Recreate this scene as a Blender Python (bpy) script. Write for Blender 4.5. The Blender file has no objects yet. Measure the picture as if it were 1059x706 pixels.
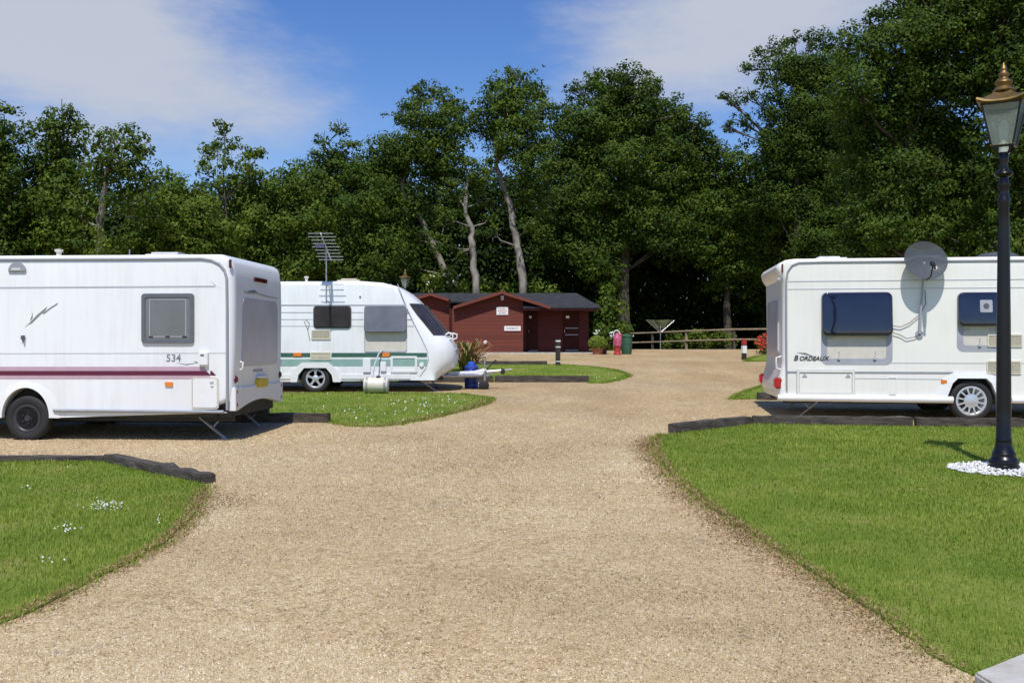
import bpy, bmesh, math, random
import numpy as np
from mathutils import Vector, Matrix
random.seed(7); rng = np.random.default_rng(11)
R = math.radians
scn = bpy.context.scene
COL = scn.collection
FPX, CX, CY, EYE = 1030.0, 529.5, 353.0, 1.5

# ------------------------------------------------------------------ terrain
_k = np.array([[-60,0],[0,0],[6,0],[9,.02],[13.5,.13],[16,.2],[24,.37],[34,.70],[45,.97],[50,1.08],[52.5,1.1],[57,.88],[62,.8],[90,.8],[600,.8]])
YL = np.concatenate([np.arange(-60,0,5.0), np.arange(0,66,0.5), np.arange(66,120,6.0), np.array([150,200,300,420,600.0])])
_zz = np.interp(YL, _k[:,0], _k[:,1])
_sm = _zz.copy()
for _ in range(6):
    _sm[1:-1] = .25*_sm[:-2]+.5*_sm[1:-1]+.25*_sm[2:]
_zz = np.where((YL > -1) & (YL < 65), _sm, _zz)
def zg(y): return float(np.interp(y, YL, _zz))
def P(px, py, D): return Vector(((px-CX)/FPX*D, D, EYE+(CY-py)/FPX*D))
def gD(py, dz=0.0):
    lo, hi = 2.0, 52.0
    for _ in range(50):
        m = .5*(lo+hi)
        if CY+(EYE-zg(m)-dz)*FPX/m > py: lo = m
        else: hi = m
    return lo
def G(px, py, dz=0.0):
    D = gD(py, dz); return Vector(((px-CX)/FPX*D, D, zg(D)+dz))

# ------------------------------------------------------------------ materials
def newmat(name):
    m = bpy.data.materials.new(name); m.use_nodes = True
    nt = m.node_tree; b = nt.nodes['Principled BSDF']
    return m, nt, b
def N(nt, t, **kw):
    n = nt.nodes.new(t)
    for k, v in kw.items():
        if k in n.inputs.keys(): n.inputs[k].default_value = v
        else: setattr(n, k, v)
    return n
def c4(c): return (c[0], c[1], c[2], 1.0)
def mat(name, col, rough=.5, metal=0., var=.08, scale=6., bump=0., bscale=60., col2=None, coat=0., stretch=None, spec=.5):
    m, nt, b = newmat(name); L = nt.links.new
    tc = N(nt, 'ShaderNodeTexCoord'); mp = N(nt, 'ShaderNodeMapping')
    L(tc.outputs['Object'], mp.inputs['Vector'])
    if stretch: mp.inputs['Scale'].default_value = stretch
    nz = N(nt, 'ShaderNodeTexNoise', Scale=scale, Detail=5., Roughness=.6)
    L(mp.outputs['Vector'], nz.inputs['Vector'])
    cr = N(nt, 'ShaderNodeValToRGB')
    a = [max(0, c*(1-var)) for c in col]; z = col2 if col2 else [min(1, c*(1+var)) for c in col]
    cr.color_ramp.elements[0].position = .35; cr.color_ramp.elements[1].position = .65
    cr.color_ramp.elements[0].color = c4(a); cr.color_ramp.elements[1].color = c4(z)
    L(nz.outputs['Fac'], cr.inputs['Fac']); L(cr.outputs['Color'], b.inputs['Base Color'])
    mr = N(nt, 'ShaderNodeMapRange'); mr.inputs['To Min'].default_value = max(0, rough-.06); mr.inputs['To Max'].default_value = min(1, rough+.06)
    L(nz.outputs['Fac'], mr.inputs['Value']); L(mr.outputs['Result'], b.inputs['Roughness'])
    b.inputs['Metallic'].default_value = metal
    b.inputs['Specular IOR Level'].default_value = spec
    if coat: b.inputs['Coat Weight'].default_value = coat; b.inputs['Coat Roughness'].default_value = .08
    if bump:
        n2 = N(nt, 'ShaderNodeTexNoise', Scale=bscale, Detail=4.); L(mp.outputs['Vector'], n2.inputs['Vector'])
        bp = N(nt, 'ShaderNodeBump', Strength=bump, Distance=.02); L(n2.outputs['Fac'], bp.inputs['Height']); L(bp.outputs['Normal'], b.inputs['Normal'])
    return m

def caravan_paint(name, col, dirt):
    m, nt, b = newmat(name); L = nt.links.new
    tc = N(nt, 'ShaderNodeTexCoord'); mp = N(nt, 'ShaderNodeMapping'); mp.inputs['Scale'].default_value = (7, 7, .5)
    L(tc.outputs['Object'], mp.inputs['Vector'])
    n1 = N(nt, 'ShaderNodeTexNoise', Scale=1.6, Detail=6., Roughness=.65); L(mp.outputs['Vector'], n1.inputs['Vector'])
    n2 = N(nt, 'ShaderNodeTexNoise', Scale=1.1, Detail=4.); L(tc.outputs['Object'], n2.inputs['Vector'])
    ml = N(nt, 'ShaderNodeMath', operation='MULTIPLY'); L(n1.outputs['Fac'], ml.inputs[0]); L(n2.outputs['Fac'], ml.inputs[1])
    mr = N(nt, 'ShaderNodeMapRange'); mr.inputs['From Min'].default_value = .22; mr.inputs['From Max'].default_value = .42; mr.inputs['To Max'].default_value = dirt
    L(ml.outputs[0], mr.inputs['Value'])
    mx = N(nt, 'ShaderNodeMix', data_type='RGBA'); mx.inputs['A'].default_value = c4(col); mx.inputs['B'].default_value = (.50, .48, .42, 1)
    L(mr.outputs['Result'], mx.inputs['Factor']); L(mx.outputs['Result'], b.inputs['Base Color'])
    b.inputs['Roughness'].default_value = .32; b.inputs['Coat Weight'].default_value = .15
    # slightly wavy sheet skin
    n3 = N(nt, 'ShaderNodeTexNoise', Scale=2.2, Detail=1.); L(tc.outputs['Object'], n3.inputs['Vector'])
    bp = N(nt, 'ShaderNodeBump', Strength=.03, Distance=.05); L(n3.outputs['Fac'], bp.inputs['Height']); L(bp.outputs['Normal'], b.inputs['Normal'])
    return m

def leaf_mat(name, dark, light, trans=.28):
    m, nt, b = newmat(name); L = nt.links.new
    at = N(nt, 'ShaderNodeAttribute', attribute_name='tint')
    cr = N(nt, 'ShaderNodeValToRGB'); cr.color_ramp.elements[0].color = c4(dark); cr.color_ramp.elements[1].color = c4(light)
    L(at.outputs['Fac'], cr.inputs['Fac']); L(cr.outputs['Color'], b.inputs['Base Color'])
    b.inputs['Roughness'].default_value = .6; b.inputs['Specular IOR Level'].default_value = .14
    tr = N(nt, 'ShaderNodeBsdfTranslucent'); hs = N(nt, 'ShaderNodeHueSaturation', Value=1.5, Saturation=1.1)
    L(cr.outputs['Color'], hs.inputs['Color']); L(hs.outputs['Color'], tr.inputs['Color'])
    mx = N(nt, 'ShaderNodeMixShader'); mx.inputs[0].default_value = trans
    L(b.outputs[0], mx.inputs[1]); L(tr.outputs[0], mx.inputs[2])
    L(mx.outputs[0], nt.nodes['Material Output'].inputs['Surface'])
    return m

def attr_mat(name, stops, rough=.7):
    m, nt, b = newmat(name); L = nt.links.new
    at = N(nt, 'ShaderNodeAttribute', attribute_name='tint')
    cr = N(nt, 'ShaderNodeValToRGB'); el = cr.color_ramp.elements
    while len(el) < len(stops): el.new(.5)
    for e, (p, c) in zip(el, stops): e.position = p; e.color = c4(c)
    L(at.outputs['Fac'], cr.inputs['Fac']); L(cr.outputs['Color'], b.inputs['Base Color'])
    b.inputs['Roughness'].default_value = rough
    return m

def gravel_mat():
    m, nt, b = newmat('gravel'); L = nt.links.new
    tc = N(nt, 'ShaderNodeTexCoord'); co = tc.outputs['Object']
    wn = N(nt, 'ShaderNodeTexNoise', Scale=40., Detail=2.); L(co, wn.inputs['Vector'])
    wv = N(nt, 'ShaderNodeVectorMath', operation='MULTIPLY_ADD'); wv.inputs[1].default_value = (.012,)*3
    L(wn.outputs['Color'], wv.inputs[0]); L(co, wv.inputs[2])
    v1 = N(nt, 'ShaderNodeTexVoronoi', Scale=62., feature='F1'); L(wv.outputs[0], v1.inputs['Vector'])
    v2 = N(nt, 'ShaderNodeTexVoronoi', Scale=24., feature='F1'); L(wv.outputs[0], v2.inputs['Vector'])
    sp = N(nt, 'ShaderNodeSeparateColor'); L(v1.outputs['Color'], sp.inputs['Color'])
    sp2 = N(nt, 'ShaderNodeSeparateColor'); L(v2.outputs['Color'], sp2.inputs['Color'])
    mxv = N(nt, 'ShaderNodeMath', operation='MULTIPLY_ADD'); mxv.inputs[1].default_value = .55
    hf = N(nt, 'ShaderNodeMath', operation='MULTIPLY'); hf.inputs[1].default_value = .45
    L(sp2.outputs[0], hf.inputs[0]); L(sp.outputs[0], mxv.inputs[0]); L(hf.outputs[0], mxv.inputs[2])
    cr = N(nt, 'ShaderNodeValToRGB'); el = cr.color_ramp.elements
    st = [(0., (.20, .145, .08)), (.2, (.33, .24, .13)), (.45, (.45, .34, .19)), (.62, (.495, .385, .225)), (.82, (.60, .50, .33)), (1., (.74, .66, .50))]
    while len(el) < len(st): el.new(.5)
    for e, (p, c) in zip(el, st): e.position = p; e.color = c4(c)
    L(mxv.outputs[0], cr.inputs['Fac'])
    # broad wear: swept wheel tracks, dusty and browner patches
    mpw = N(nt, 'ShaderNodeMapping'); mpw.inputs['Scale'].default_value = (.9, .35, 1); L(co, mpw.inputs['Vector'])
    nb = N(nt, 'ShaderNodeTexNoise', Scale=1.0, Detail=6., Roughness=.65); L(mpw.outputs['Vector'], nb.inputs['Vector'])
    r2 = N(nt, 'ShaderNodeValToRGB'); r2.color_ramp.elements[0].position = .33; r2.color_ramp.elements[1].position = .68
    r2.color_ramp.elements[0].color = (.84, .81, .77, 1); r2.color_ramp.elements[1].color = (1.1, 1.08, 1.04, 1)
    L(nb.outputs['Fac'], r2.inputs['Fac'])
    nb2 = N(nt, 'ShaderNodeTexNoise', Scale=.23, Detail=4., Roughness=.6); L(co, nb2.inputs['Vector'])
    r3 = N(nt, 'ShaderNodeValToRGB'); r3.color_ramp.elements[0].position = .35; r3.color_ramp.elements[1].position = .65
    r3.color_ramp.elements[0].color = (.90, .84, .76, 1); r3.color_ramp.elements[1].color = (1.03, 1.03, 1.03, 1)
    L(nb2.outputs['Fac'], r3.inputs['Fac'])
    m1 = N(nt, 'ShaderNodeMix', data_type='RGBA', blend_type='MULTIPLY'); m1.inputs['Factor'].default_value = 1
    L(cr.outputs['Color'], m1.inputs['A']); L(r2.outputs['Color'], m1.inputs['B'])
    m2 = N(nt, 'ShaderNodeMix', data_type='RGBA', blend_type='MULTIPLY'); m2.inputs['Factor'].default_value = 1
    L(m1.outputs['Result'], m2.inputs['A']); L(r3.outputs['Color'], m2.inputs['B'])
    nb3 = N(nt, 'ShaderNodeTexNoise', Scale=.75, Detail=5., Roughness=.7); L(co, nb3.inputs['Vector'])
    r4 = N(nt, 'ShaderNodeMapRange', interpolation_type='SMOOTHSTEP'); r4.inputs['From Min'].default_value = .60; r4.inputs['From Max'].default_value = .74; r4.inputs['To Max'].default_value = .55; L(nb3.outputs['Fac'], r4.inputs['Value'])
    m3 = N(nt, 'ShaderNodeMix', data_type='RGBA'); m3.inputs['B'].default_value = (.21, .20, .18, 1); L(r4.outputs['Result'], m3.inputs['Factor']); L(m2.outputs['Result'], m3.inputs['A'])
    L(m3.outputs['Result'], b.inputs['Base Color']); b.inputs['Roughness'].default_value = .8; b.inputs['Specular IOR Level'].default_value = .25
    iv = N(nt, 'ShaderNodeMath', operation='SUBTRACT'); iv.inputs[0].default_value = 1.0; L(v1.outputs['Distance'], iv.inputs[1])
    bp = N(nt, 'ShaderNodeBump', Strength=.7, Distance=.012); L(iv.outputs[0], bp.inputs['Height'])
    bp2 = N(nt, 'ShaderNodeBump', Strength=.35, Distance=.05); L(nb.outputs['Fac'], bp2.inputs['Height']); L(bp.outputs['Normal'], bp2.inputs['Normal'])
    L(bp2.outputs['Normal'], b.inputs['Normal'])
    return m

def lawn_mat(name, cols, sc=1.0):
    m, nt, b = newmat(name); L = nt.links.new
    tc = N(nt, 'ShaderNodeTexCoord'); co = tc.outputs['Object']
    n1 = N(nt, 'ShaderNodeTexNoise', Scale=1.3*sc, Detail=6., Roughness=.7); L(co, n1.inputs['Vector'])
    cr = N(nt, 'ShaderNodeValToRGB'); el = cr.color_ramp.elements
    while len(el) < len(cols): el.new(.5)
    for e, (p, c) in zip(el, cols): e.position = p; e.color = c4(c)
    L(n1.outputs['Fac'], cr.inputs['Fac'])
    n2 = N(nt, 'ShaderNodeTexNoise', Scale=90.*sc, Detail=3.); L(co, n2.inputs['Vector'])
    r2 = N(nt, 'ShaderNodeValToRGB'); r2.color_ramp.elements[0].position = .3; r2.color_ramp.elements[1].position = .7
    r2.color_ramp.elements[0].color = (.6, .6, .6, 1); r2.color_ramp.elements[1].color = (1.35, 1.35, 1.3, 1); L(n2.outputs['Fac'], r2.inputs['Fac'])
    mx = N(nt, 'ShaderNodeMix', data_type='RGBA', blend_type='MULTIPLY'); mx.inputs['Factor'].default_value = 1
    L(cr.outputs['Color'], mx.inputs['A']); L(r2.outputs['Color'], mx.inputs['B']); L(mx.outputs['Result'], b.inputs['Base Color'])
    b.inputs['Roughness'].default_value = .85; b.inputs['Specular IOR Level'].default_value = .15
    bp = N(nt, 'ShaderNodeBump', Strength=.8, Distance=.03); L(n2.outputs['Fac'], bp.inputs['Height']); L(bp.outputs['Normal'], b.inputs['Normal'])
    return m

def board_mat(name, col, col2, pitch):
    m, nt, b = newmat(name); L = nt.links.new
    tc = N(nt, 'ShaderNodeTexCoord'); sx = N(nt, 'ShaderNodeSeparateXYZ'); L(tc.outputs['Object'], sx.inputs[0])
    dv = N(nt, 'ShaderNodeMath', operation='DIVIDE'); dv.inputs[1].default_value = pitch; L(sx.outputs['Z'], dv.inputs[0])
    fr = N(nt, 'ShaderNodeMath', operation='FRACT'); L(dv.outputs[0], fr.inputs[0])
    fl = N(nt, 'ShaderNodeMath', operation='FLOOR'); L(dv.outputs[0], fl.inputs[0])
    wn = N(nt, 'ShaderNodeTexWhiteNoise', noise_dimensions='1D'); L(fl.outputs[0], wn.inputs['W'])
    mp = N(nt, 'ShaderNodeMapping'); mp.inputs['Scale'].default_value = (.6, .6, 9); L(tc.outputs['Object'], mp.inputs['Vector'])
    nz = N(nt, 'ShaderNodeTexNoise', Scale=3., Detail=5.); L(mp.outputs['Vector'], nz.inputs['Vector'])
    ad = N(nt, 'ShaderNodeMath', operation='MULTIPLY_ADD'); ad.inputs[1].default_value = .5; L(wn.outputs['Value'], ad.inputs[0])
    hl = N(nt, 'ShaderNodeMath', operation='MULTIPLY'); hl.inputs[1].default_value = .6; L(nz.outputs['Fac'], hl.inputs[0]); L(hl.outputs[0], ad.inputs[2])
    mx = N(nt, 'ShaderNodeMix', data_type='RGBA'); mx.inputs['A'].default_value = c4(col); mx.inputs['B'].default_value = c4(col2); L(ad.outputs[0], mx.inputs['Factor'])
    L(mx.outputs['Result'], b.inputs['Base Color']); b.inputs['Roughness'].default_value = .65; b.inputs['Specular IOR Level'].default_value = .25
    iv = N(nt, 'ShaderNodeMath', operation='SUBTRACT'); iv.inputs[0].default_value = 1; L(fr.outputs[0], iv.inputs[1])
    bp = N(nt, 'ShaderNodeBump', Strength=1., Distance=.035); L(iv.outputs[0], bp.inputs['Height']); L(bp.outputs['Normal'], b.inputs['Normal'])
    return m

def glass_mat(name, tint, alpha, ca=(.30, .34, .31), cb=(.48, .52, .48)):
    m, nt, b = newmat(name); L = nt.links.new
    tr = N(nt, 'ShaderNodeBsdfTransparent'); tr.inputs[0].default_value = c4(tint)
    nz = N(nt, 'ShaderNodeTexNoise', Scale=9., Detail=4.)
    cr = N(nt, 'ShaderNodeValToRGB'); cr.color_ramp.elements[0].color = c4(ca); cr.color_ramp.elements[1].color = c4(cb); L(nz.outputs['Fac'], cr.inputs['Fac'])
    L(cr.outputs['Color'], b.inputs['Base Color']); b.inputs['Roughness'].default_value = .12
    mx = N(nt, 'ShaderNodeMixShader'); mx.inputs[0].default_value = alpha
    L(tr.outputs[0], mx.inputs[1]); L(b.outputs[0], mx.inputs[2]); L(mx.outputs[0], nt.nodes['Material Output'].inputs['Surface'])
    return m

M = dict(
 white1=caravan_paint('caravan_white', (.83, .84, .845), .24), white2=caravan_paint('old_caravan_white', (.82, .83, .83), .28),
 white3=caravan_paint('warm_caravan_white', (.82, .805, .745), .16),
 moulding=mat('white_moulding', (.78, .78, .77), .35, var=.03), cream=mat('cream_plastic', (.66, .61, .50), .5, var=.05),
 cream3=mat('ivory_plastic', (.76, .74, .66), .4, var=.04), trimgrey=mat('grey_trim', (.30, .31, .34), .4, var=.06), seam=mat('grey_seam', (.45, .46, .49), .5, var=.05), darktrim=mat('dark_trim', (.10, .10, .12), .4),
 maroon=mat('maroon_vinyl', (.11, .012, .04), .35, var=.05), pink=mat('mauve_vinyl', (.50, .34, .40), .4, var=.05),
 green=mat('dark_green_vinyl', (.045, .12, .09), .4, var=.06), teal=mat('pale_green_vinyl', (.26, .40, .36), .4, var=.06),
 black=mat('black_plastic', (.02, .02, .022), .45, var=.2), rubber=mat('rubber', (.016, .016, .017), .75, var=.25, bump=.2),
 chassis=mat('chassis_paint', (.03, .03, .032), .7, var=.3), steel=mat('galvanised_steel', (.42, .43, .45), .45, .8, var=.15, scale=20),
 alloy=mat('silver_alloy', (.62, .63, .66), .35, .55, var=.06), blacksteel=mat('black_wheel', (.035, .035, .04), .45, var=.2),
 navy=mat('tinted_acrylic', (.008, .009, .026), .05, var=.2, scale=2, spec=.9), smoke=mat('smoked_acrylic', (.040, .034, .034), .08, var=.3, scale=2.5, spec=.7),
 greypane=mat('grey_tinted_pane', (.14, .155, .17), .12, var=.14, scale=1.6, spec=.6), greyframe=mat('grey_window_frame', (.12, .13, .15), .4, var=.08),
 mauvepane=mat('grey_acrylic', (.15, .15, .155), .1, var=.16, scale=1.5, spec=.8),
 blind=mat('window_blind', (.62, .58, .51), .7, var=.05), seal=mat('grey_seal', (.36, .37, .41), .5, var=.05),
 rearpane=mat('grey_rear_pane', (.55, .54, .56), .22, var=.05, scale=1.5, spec=.6),
 orange=mat('amber_lens', (.75, .22, .03), .2, var=.1), red=mat('red_lens', (.40, .015, .02), .15, var=.1), darkred=mat('dark_red_lens', (.10, .012, .015), .2, var=.1),
 yellow=mat('yellow_plate', (.62, .44, .03), .35, var=.05), blue=mat('blue_plastic', (.02, .05, .28), .35, var=.12), 
 sleeper=mat('dark_timber', (.050, .040, .034), .85, var=.4, scale=4, bump=.7, bscale=14, col2=(.10, .082, .066), stretch=(1, 6, 6)),
 bark=mat('pale_bark', (.10, .09, .07), .9, var=.4, scale=3.5, bump=.9, bscale=12, col2=(.36, .33, .27), stretch=(1, 1, .4)), barkd=mat('dark_bark', (.08, .065, .05), .9, var=.3, bump=.6, bscale=14),
 shed=board_mat('red_boards', (.078, .016, .010), (.140, .031, .016), .16), sheddark=board_mat('red_boards_shaded', (.085, .018, .014), (.13, .028, .020), .16),  # sheddark: shade under the wing's eave put into the board colour
 shedtrim=mat('red_bargeboard', (.145, .032, .018), .6, var=.15), felt=mat('roofing_felt', (.026, .027, .031), .9, var=.25, scale=3, bump=.4, bscale=40),
 door=mat('dark_door', (.050, .013, .011), .75, var=.2, spec=.12), signw=mat('sign_white', (.74, .73, .72), .4, var=.03), ink=mat('sign_ink', (.14, .10, .10), .5), inkred=mat('sign_red_ink', (.5, .05, .05), .5),
 letter=mat('grey_lettering', (.20, .21, .23), .4), letterb=mat('black_lettering', (.03, .03, .035), .4),
 conc=mat('concrete', (.44, .41, .35), .85, var=.12, scale=5, bump=.4, bscale=50, col2=(.52, .50, .46)),
 lampblack=mat('blue_black_gloss', (.007, .007, .010), .30, var=.2, coat=.1, spec=.35), brass=mat('aged_brass', (.20, .132, .048), .45, .7, var=.2, scale=12),
 lglass=glass_mat('lantern_glass', (.88, .95, .90), .30), dish=glass_mat('smoked_dish', (.42, .45, .47), .62, (.10, .11, .12), (.17, .18, .19)),
 rail=mat('weathered_rail', (.26, .20, .13), .8, var=.25, scale=6, bump=.3), postdark=mat('dark_post', (.060, .048, .036), .8, var=.3, bump=.3),
 bolwood=mat('bollard_wood', (.032, .026, .022), .7, var=.3, bump=.3), bwhite=mat('white_band', (.78, .78, .76), .5, var=.04), bred=mat('red_cap', (.35, .03, .02), .5),
 pinkpl=mat('pink_plastic', (.42, .04, .11), .5, var=.3, scale=7, col2=(.62, .16, .26)), redpl=mat('red_plastic', (.38, .03, .03), .4, var=.1), terra=mat('terracotta', (.34, .13, .07), .8, var=.1),
 soil=mat('bare_soil', (.15, .09, .045), .95, var=.35, scale=9, bump=.15, bscale=60, col2=(.30, .205, .11)), binG=mat('green_bin', (.03, .10, .055), .5, var=.15),
 bird=mat('bird_feathers', (.03, .03, .035), .7),
 leafA=leaf_mat('ash_leaves', (.026, .058, .007), (.140, .200, .024)), leafB=leaf_mat('oak_leaves', (.021, .049, .006), (.108, .162, .020)),
 leafC=leaf_mat('lime_leaves', (.046, .090, .010), (.19, .245, .035)), leafD=leaf_mat('shaded_wood_leaves', (.016, .034, .005), (.055, .092, .014)),  # leafD: shade of the deep wood put into a dark leaf colour
 grass=leaf_mat('grass_blades', (.105, .185, .014), (.37, .42, .085), .34),
 gravel=gravel_mat(),
 lawn=lawn_mat('lawn_turf', [(.25, (.10, .16, .018)), (.45, (.16, .23, .028)), (.58, (.23, .27, .05)), (.72, (.34, .30, .11))]),
 ground=lawn_mat('woodland_floor', [(.3, (.020, .022, .010)), (.5, (.035, .040, .014)), (.7, (.05, .042, .022))], .6),
 stones=attr_mat('gravel_stone', [(0., (.085, .056, .030)), (.22, (.285, .205, .115)), (.55, (.44, .335, .195)), (.85, (.53, .425, .265)), (1., (.68, .60, .45))]),
 crumb=attr_mat('earth_crumb', [(0., (.09, .048, .02)), (.5, (.22, .125, .055)), (1., (.38, .25, .12))]), thatch=attr_mat('dry_thatch', [(0., (.19, .10, .04)), (.6, (.36, .23, .10)), (1., (.45, .35, .17))]),
 whitest=attr_mat('white_chippings', [(0., (.40, .39, .37)), (.5, (.70, .69, .67)), (1., (.82, .82, .80))]),
 petals=attr_mat('petals', [(0., (.75, .75, .72)), (1., (.85, .85, .82))]), redpet=attr_mat('red_petals', [(0., (.45, .02, .015)), (1., (.70, .06, .04))]),
 creampet=attr_mat('cream_petals', [(0., (.45, .45, .30)), (1., (.7, .7, .55))]),
 phorm=attr_mat('bronze_leaves', [(0., (.06, .11, .02)), (.4, (.22, .20, .06)), (.75, (.40, .13, .07)), (1., (.50, .24, .12))], .5),
)

# ------------------------------------------------------------------ object helpers
def tag(o, label=None, cat=None, group=None, kind=None):
    if label: o['label'] = label
    if cat: o['category'] = cat
    if group: o['group'] = group
    if kind: o['kind'] = kind
    return o
def empty(name, loc, rz=0., **kw):
    o = bpy.data.objects.new(name, None); COL.objects.link(o); o.location = loc; o.rotation_euler = (0, 0, rz)
    o.empty_display_size = .2
    return tag(o, **kw)
def copy_tree(o, parent=None):
    c = o.copy(); COL.objects.link(c)
    if parent is not None: c.parent = parent
    for ch in list(o.children): copy_tree(ch, c)
    return c

class MB:
    def __init__(s): s.v = []; s.f = []
    def add(s, vs, fs):
        b = len(s.v); s.v += [tuple(v) for v in vs]; s.f += [tuple(i+b for i in f) for f in fs]; return s
    def box(s, c, d, rz=0., rx=0., ry=0.):
        m = Matrix.Translation(Vector(c)) @ Matrix.Rotation(rz, 4, 'Z') @ Matrix.Rotation(ry, 4, 'Y') @ Matrix.Rotation(rx, 4, 'X')
        x, y, z = d[0]/2, d[1]/2, d[2]/2
        vs = [m @ Vector(p) for p in ((-x,-y,-z),(x,-y,-z),(x,y,-z),(-x,y,-z),(-x,-y,z),(x,-y,z),(x,y,z),(-x,y,z))]
        return s.add(vs, [(0,3,2,1),(4,5,6,7),(0,1,5,4),(1,2,6,5),(2,3,7,6),(3,0,4,7)])
    def bb(s, x0, x1, y0, y1, z0, z1): return s.box(((x0+x1)/2, (y0+y1)/2, (z0+z1)/2), (abs(x1-x0), abs(y1-y0), abs(z1-z0)))
    def tube(s, pts, rad, n=10, caps=True):
        pts = [Vector(p) for p in pts]
        if not hasattr(rad, '__len__'): rad = [rad]*len(pts)
        rings = []; prev = None
        for i, p in enumerate(pts):
            t = (pts[min(i+1, len(pts)-1)]-pts[max(i-1, 0)]).normalized()
            if prev is None:
                u = t.orthogonal().normalized()
            else:
                u = (prev-t*prev.dot(t)); u = u.normalized() if u.length > 1e-5 else t.orthogonal().normalized()
            prev = u; w = t.cross(u)
            rings.append([p+(u*math.cos(2*math.pi*k/n)+w*math.sin(2*math.pi*k/n))*rad[i] for k in range(n)])
        vs = [v for r in rings for v in r]; fs = []
        for i in range(len(pts)-1):
            for k in range(n):
                a = i*n+k; b = i*n+(k+1) % n; fs.append((a, b, b+n, a+n))
        if caps: fs.append(tuple(range(n-1, -1, -1))); fs.append(tuple(range((len(pts)-1)*n, len(pts)*n)))
        return s.add(vs, fs)
    def lathe(s, prof, c=(0,0,0), n=24, axis='Z', rot=0.):
        vs = []
        for (r, h) in prof:
            for k in range(n):
                a = 2*math.pi*k/n+rot; x, y = r*math.cos(a), r*math.sin(a)
                p = (x, y, h) if axis == 'Z' else (x, h, y)
                vs.append((c[0]+p[0], c[1]+p[1], c[2]+p[2]))
        fs = []
        for i in range(len(prof)-1):
            for k in range(n):
                a = i*n+k; b = i*n+(k+1) % n
                fs.append((a, b, b+n, a+n) if axis == 'Z' else (a, a+n, b+n, b))
        if prof[0][0] > 1e-6: fs.append(tuple(range(n)))
        if prof[-1][0] > 1e-6: fs.append(tuple(range((len(prof)-1)*n, len(prof)*n)))
        return s.add(vs, fs)
    def prism(s, poly, y0, y1):      # poly in (x,z), extruded along y
        n = len(poly); vs = [(p[0], y0, p[1]) for p in poly]+[(p[0], y1, p[1]) for p in poly]
        fs = [tuple(range(n)), tuple(range(2*n-1, n-1, -1))]+[(i, i+n, (i+1) % n+n, (i+1) % n) for i in range(n)]
        return s.add(vs, fs)
    def prismx(s, poly, x0, x1):     # poly in (y,z), extruded along x
        n = len(poly); vs = [(x0, p[0], p[1]) for p in poly]+[(x1, p[0], p[1]) for p in poly]
        fs = [tuple(range(n)), tuple(range(2*n-1, n-1, -1))]+[(i, i+n, (i+1) % n+n, (i+1) % n) for i in range(n)]
        return s.add(vs, fs)
    def ring(s, o, i, y0, y1):       # frame between two outlines of equal count
        n = len(o); vs = [(p[0], y0, p[1]) for p in o]+[(p[0], y0, p[1]) for p in i]+[(p[0], y1, p[1]) for p in o]+[(p[0], y1, p[1]) for p in i]
        fs = []
        for k in range(n):
            j = (k+1) % n
            fs += [(k, j, j+n, k+n), (k, k+2*n, j+2*n, j), (k+n, j+n, j+3*n, k+3*n), (k+2*n, k+3*n, j+3*n, j+2*n)]
        return s.add(vs, fs)
    def build(s, name, m, parent=None, smooth=None, bevel=0.):
        me = bpy.data.meshes.new(name); me.from_pydata(s.v, [], s.f)
        bm = bmesh.new(); bm.from_mesh(me)
        bmesh.ops.recalc_face_normals(bm, faces=bm.faces)
        if bevel:
            es = [e for e in bm.edges if len(e.link_faces) == 2 and e.calc_face_angle(0) > R(40)]
            bmesh.ops.bevel(bm, geom=es, offset=bevel, segments=2, affect='EDGES', clamp_overlap=True)
        bm.to_mesh(me); bm.free()
        if smooth:
            me.shade_smooth(); me.set_sharp_from_angle(angle=R(smooth))
        me.materials.append(m)
        o = bpy.data.objects.new(name, me); COL.objects.link(o)
        if parent is not None: o.parent = parent
        return o

def rrect(x0, x1, z0, z1, r, n=5):
    pts = []
    for cx, cz, a0 in ((x1-r, z1-r, 0), (x0+r, z1-r, 90), (x0+r, z0+r, 180), (x1-r, z0+r, 270)):
        for k in range(n+1):
            a = R(a0+90*k/n); pts.append((cx+r*math.cos(a), cz+r*math.sin(a)))
    return pts
def npmesh(name, V, F, m, tint=None, parent=None, smooth=False):
    k = F.shape[1]; me = bpy.data.meshes.new(name)
    me.vertices.add(len(V)); me.vertices.foreach_set('co', V.astype(np.float32).ravel())
    me.loops.add(F.size); me.loops.foreach_set('vertex_index', F.astype(np.int32).ravel())
    me.polygons.add(len(F)); me.polygons.foreach_set('loop_start', np.arange(0, F.size, k, dtype=np.int32))
    if tint is not None:
        a = me.attributes.new('tint', 'FLOAT', 'FACE'); a.data.foreach_set('value', tint.astype(np.float32))
    me.update(calc_edges=True); me.validate()
    if smooth: me.shade_smooth()
    me.materials.append(m)
    o = bpy.data.objects.new(name, me); COL.objects.link(o)
    if parent is not None: o.parent = parent
    return o
def unit(a): return a/np.maximum(np.linalg.norm(a, axis=1, keepdims=True), 1e-9)
def leaves(name, C, Nn, size, tint, m, parent=None, wid=.6):
    n = len(C); Nn = unit(Nn); t = unit(np.cross(Nn, rng.normal(size=(n, 3)))); b = np.cross(Nn, t)
    L = size[:, None]*.5; W = L*wid
    V = np.empty((n, 4, 3)); V[:, 0] = C-t*L; V[:, 1] = C+b*W-Nn*L*.25-t*L*.1; V[:, 2] = C+t*L; V[:, 3] = C-b*W-Nn*L*.25-t*L*.1
    F = np.arange(4*n).reshape(n, 4)
    return npmesh(name, V.reshape(-1, 3), F, m, tint, parent)
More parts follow.
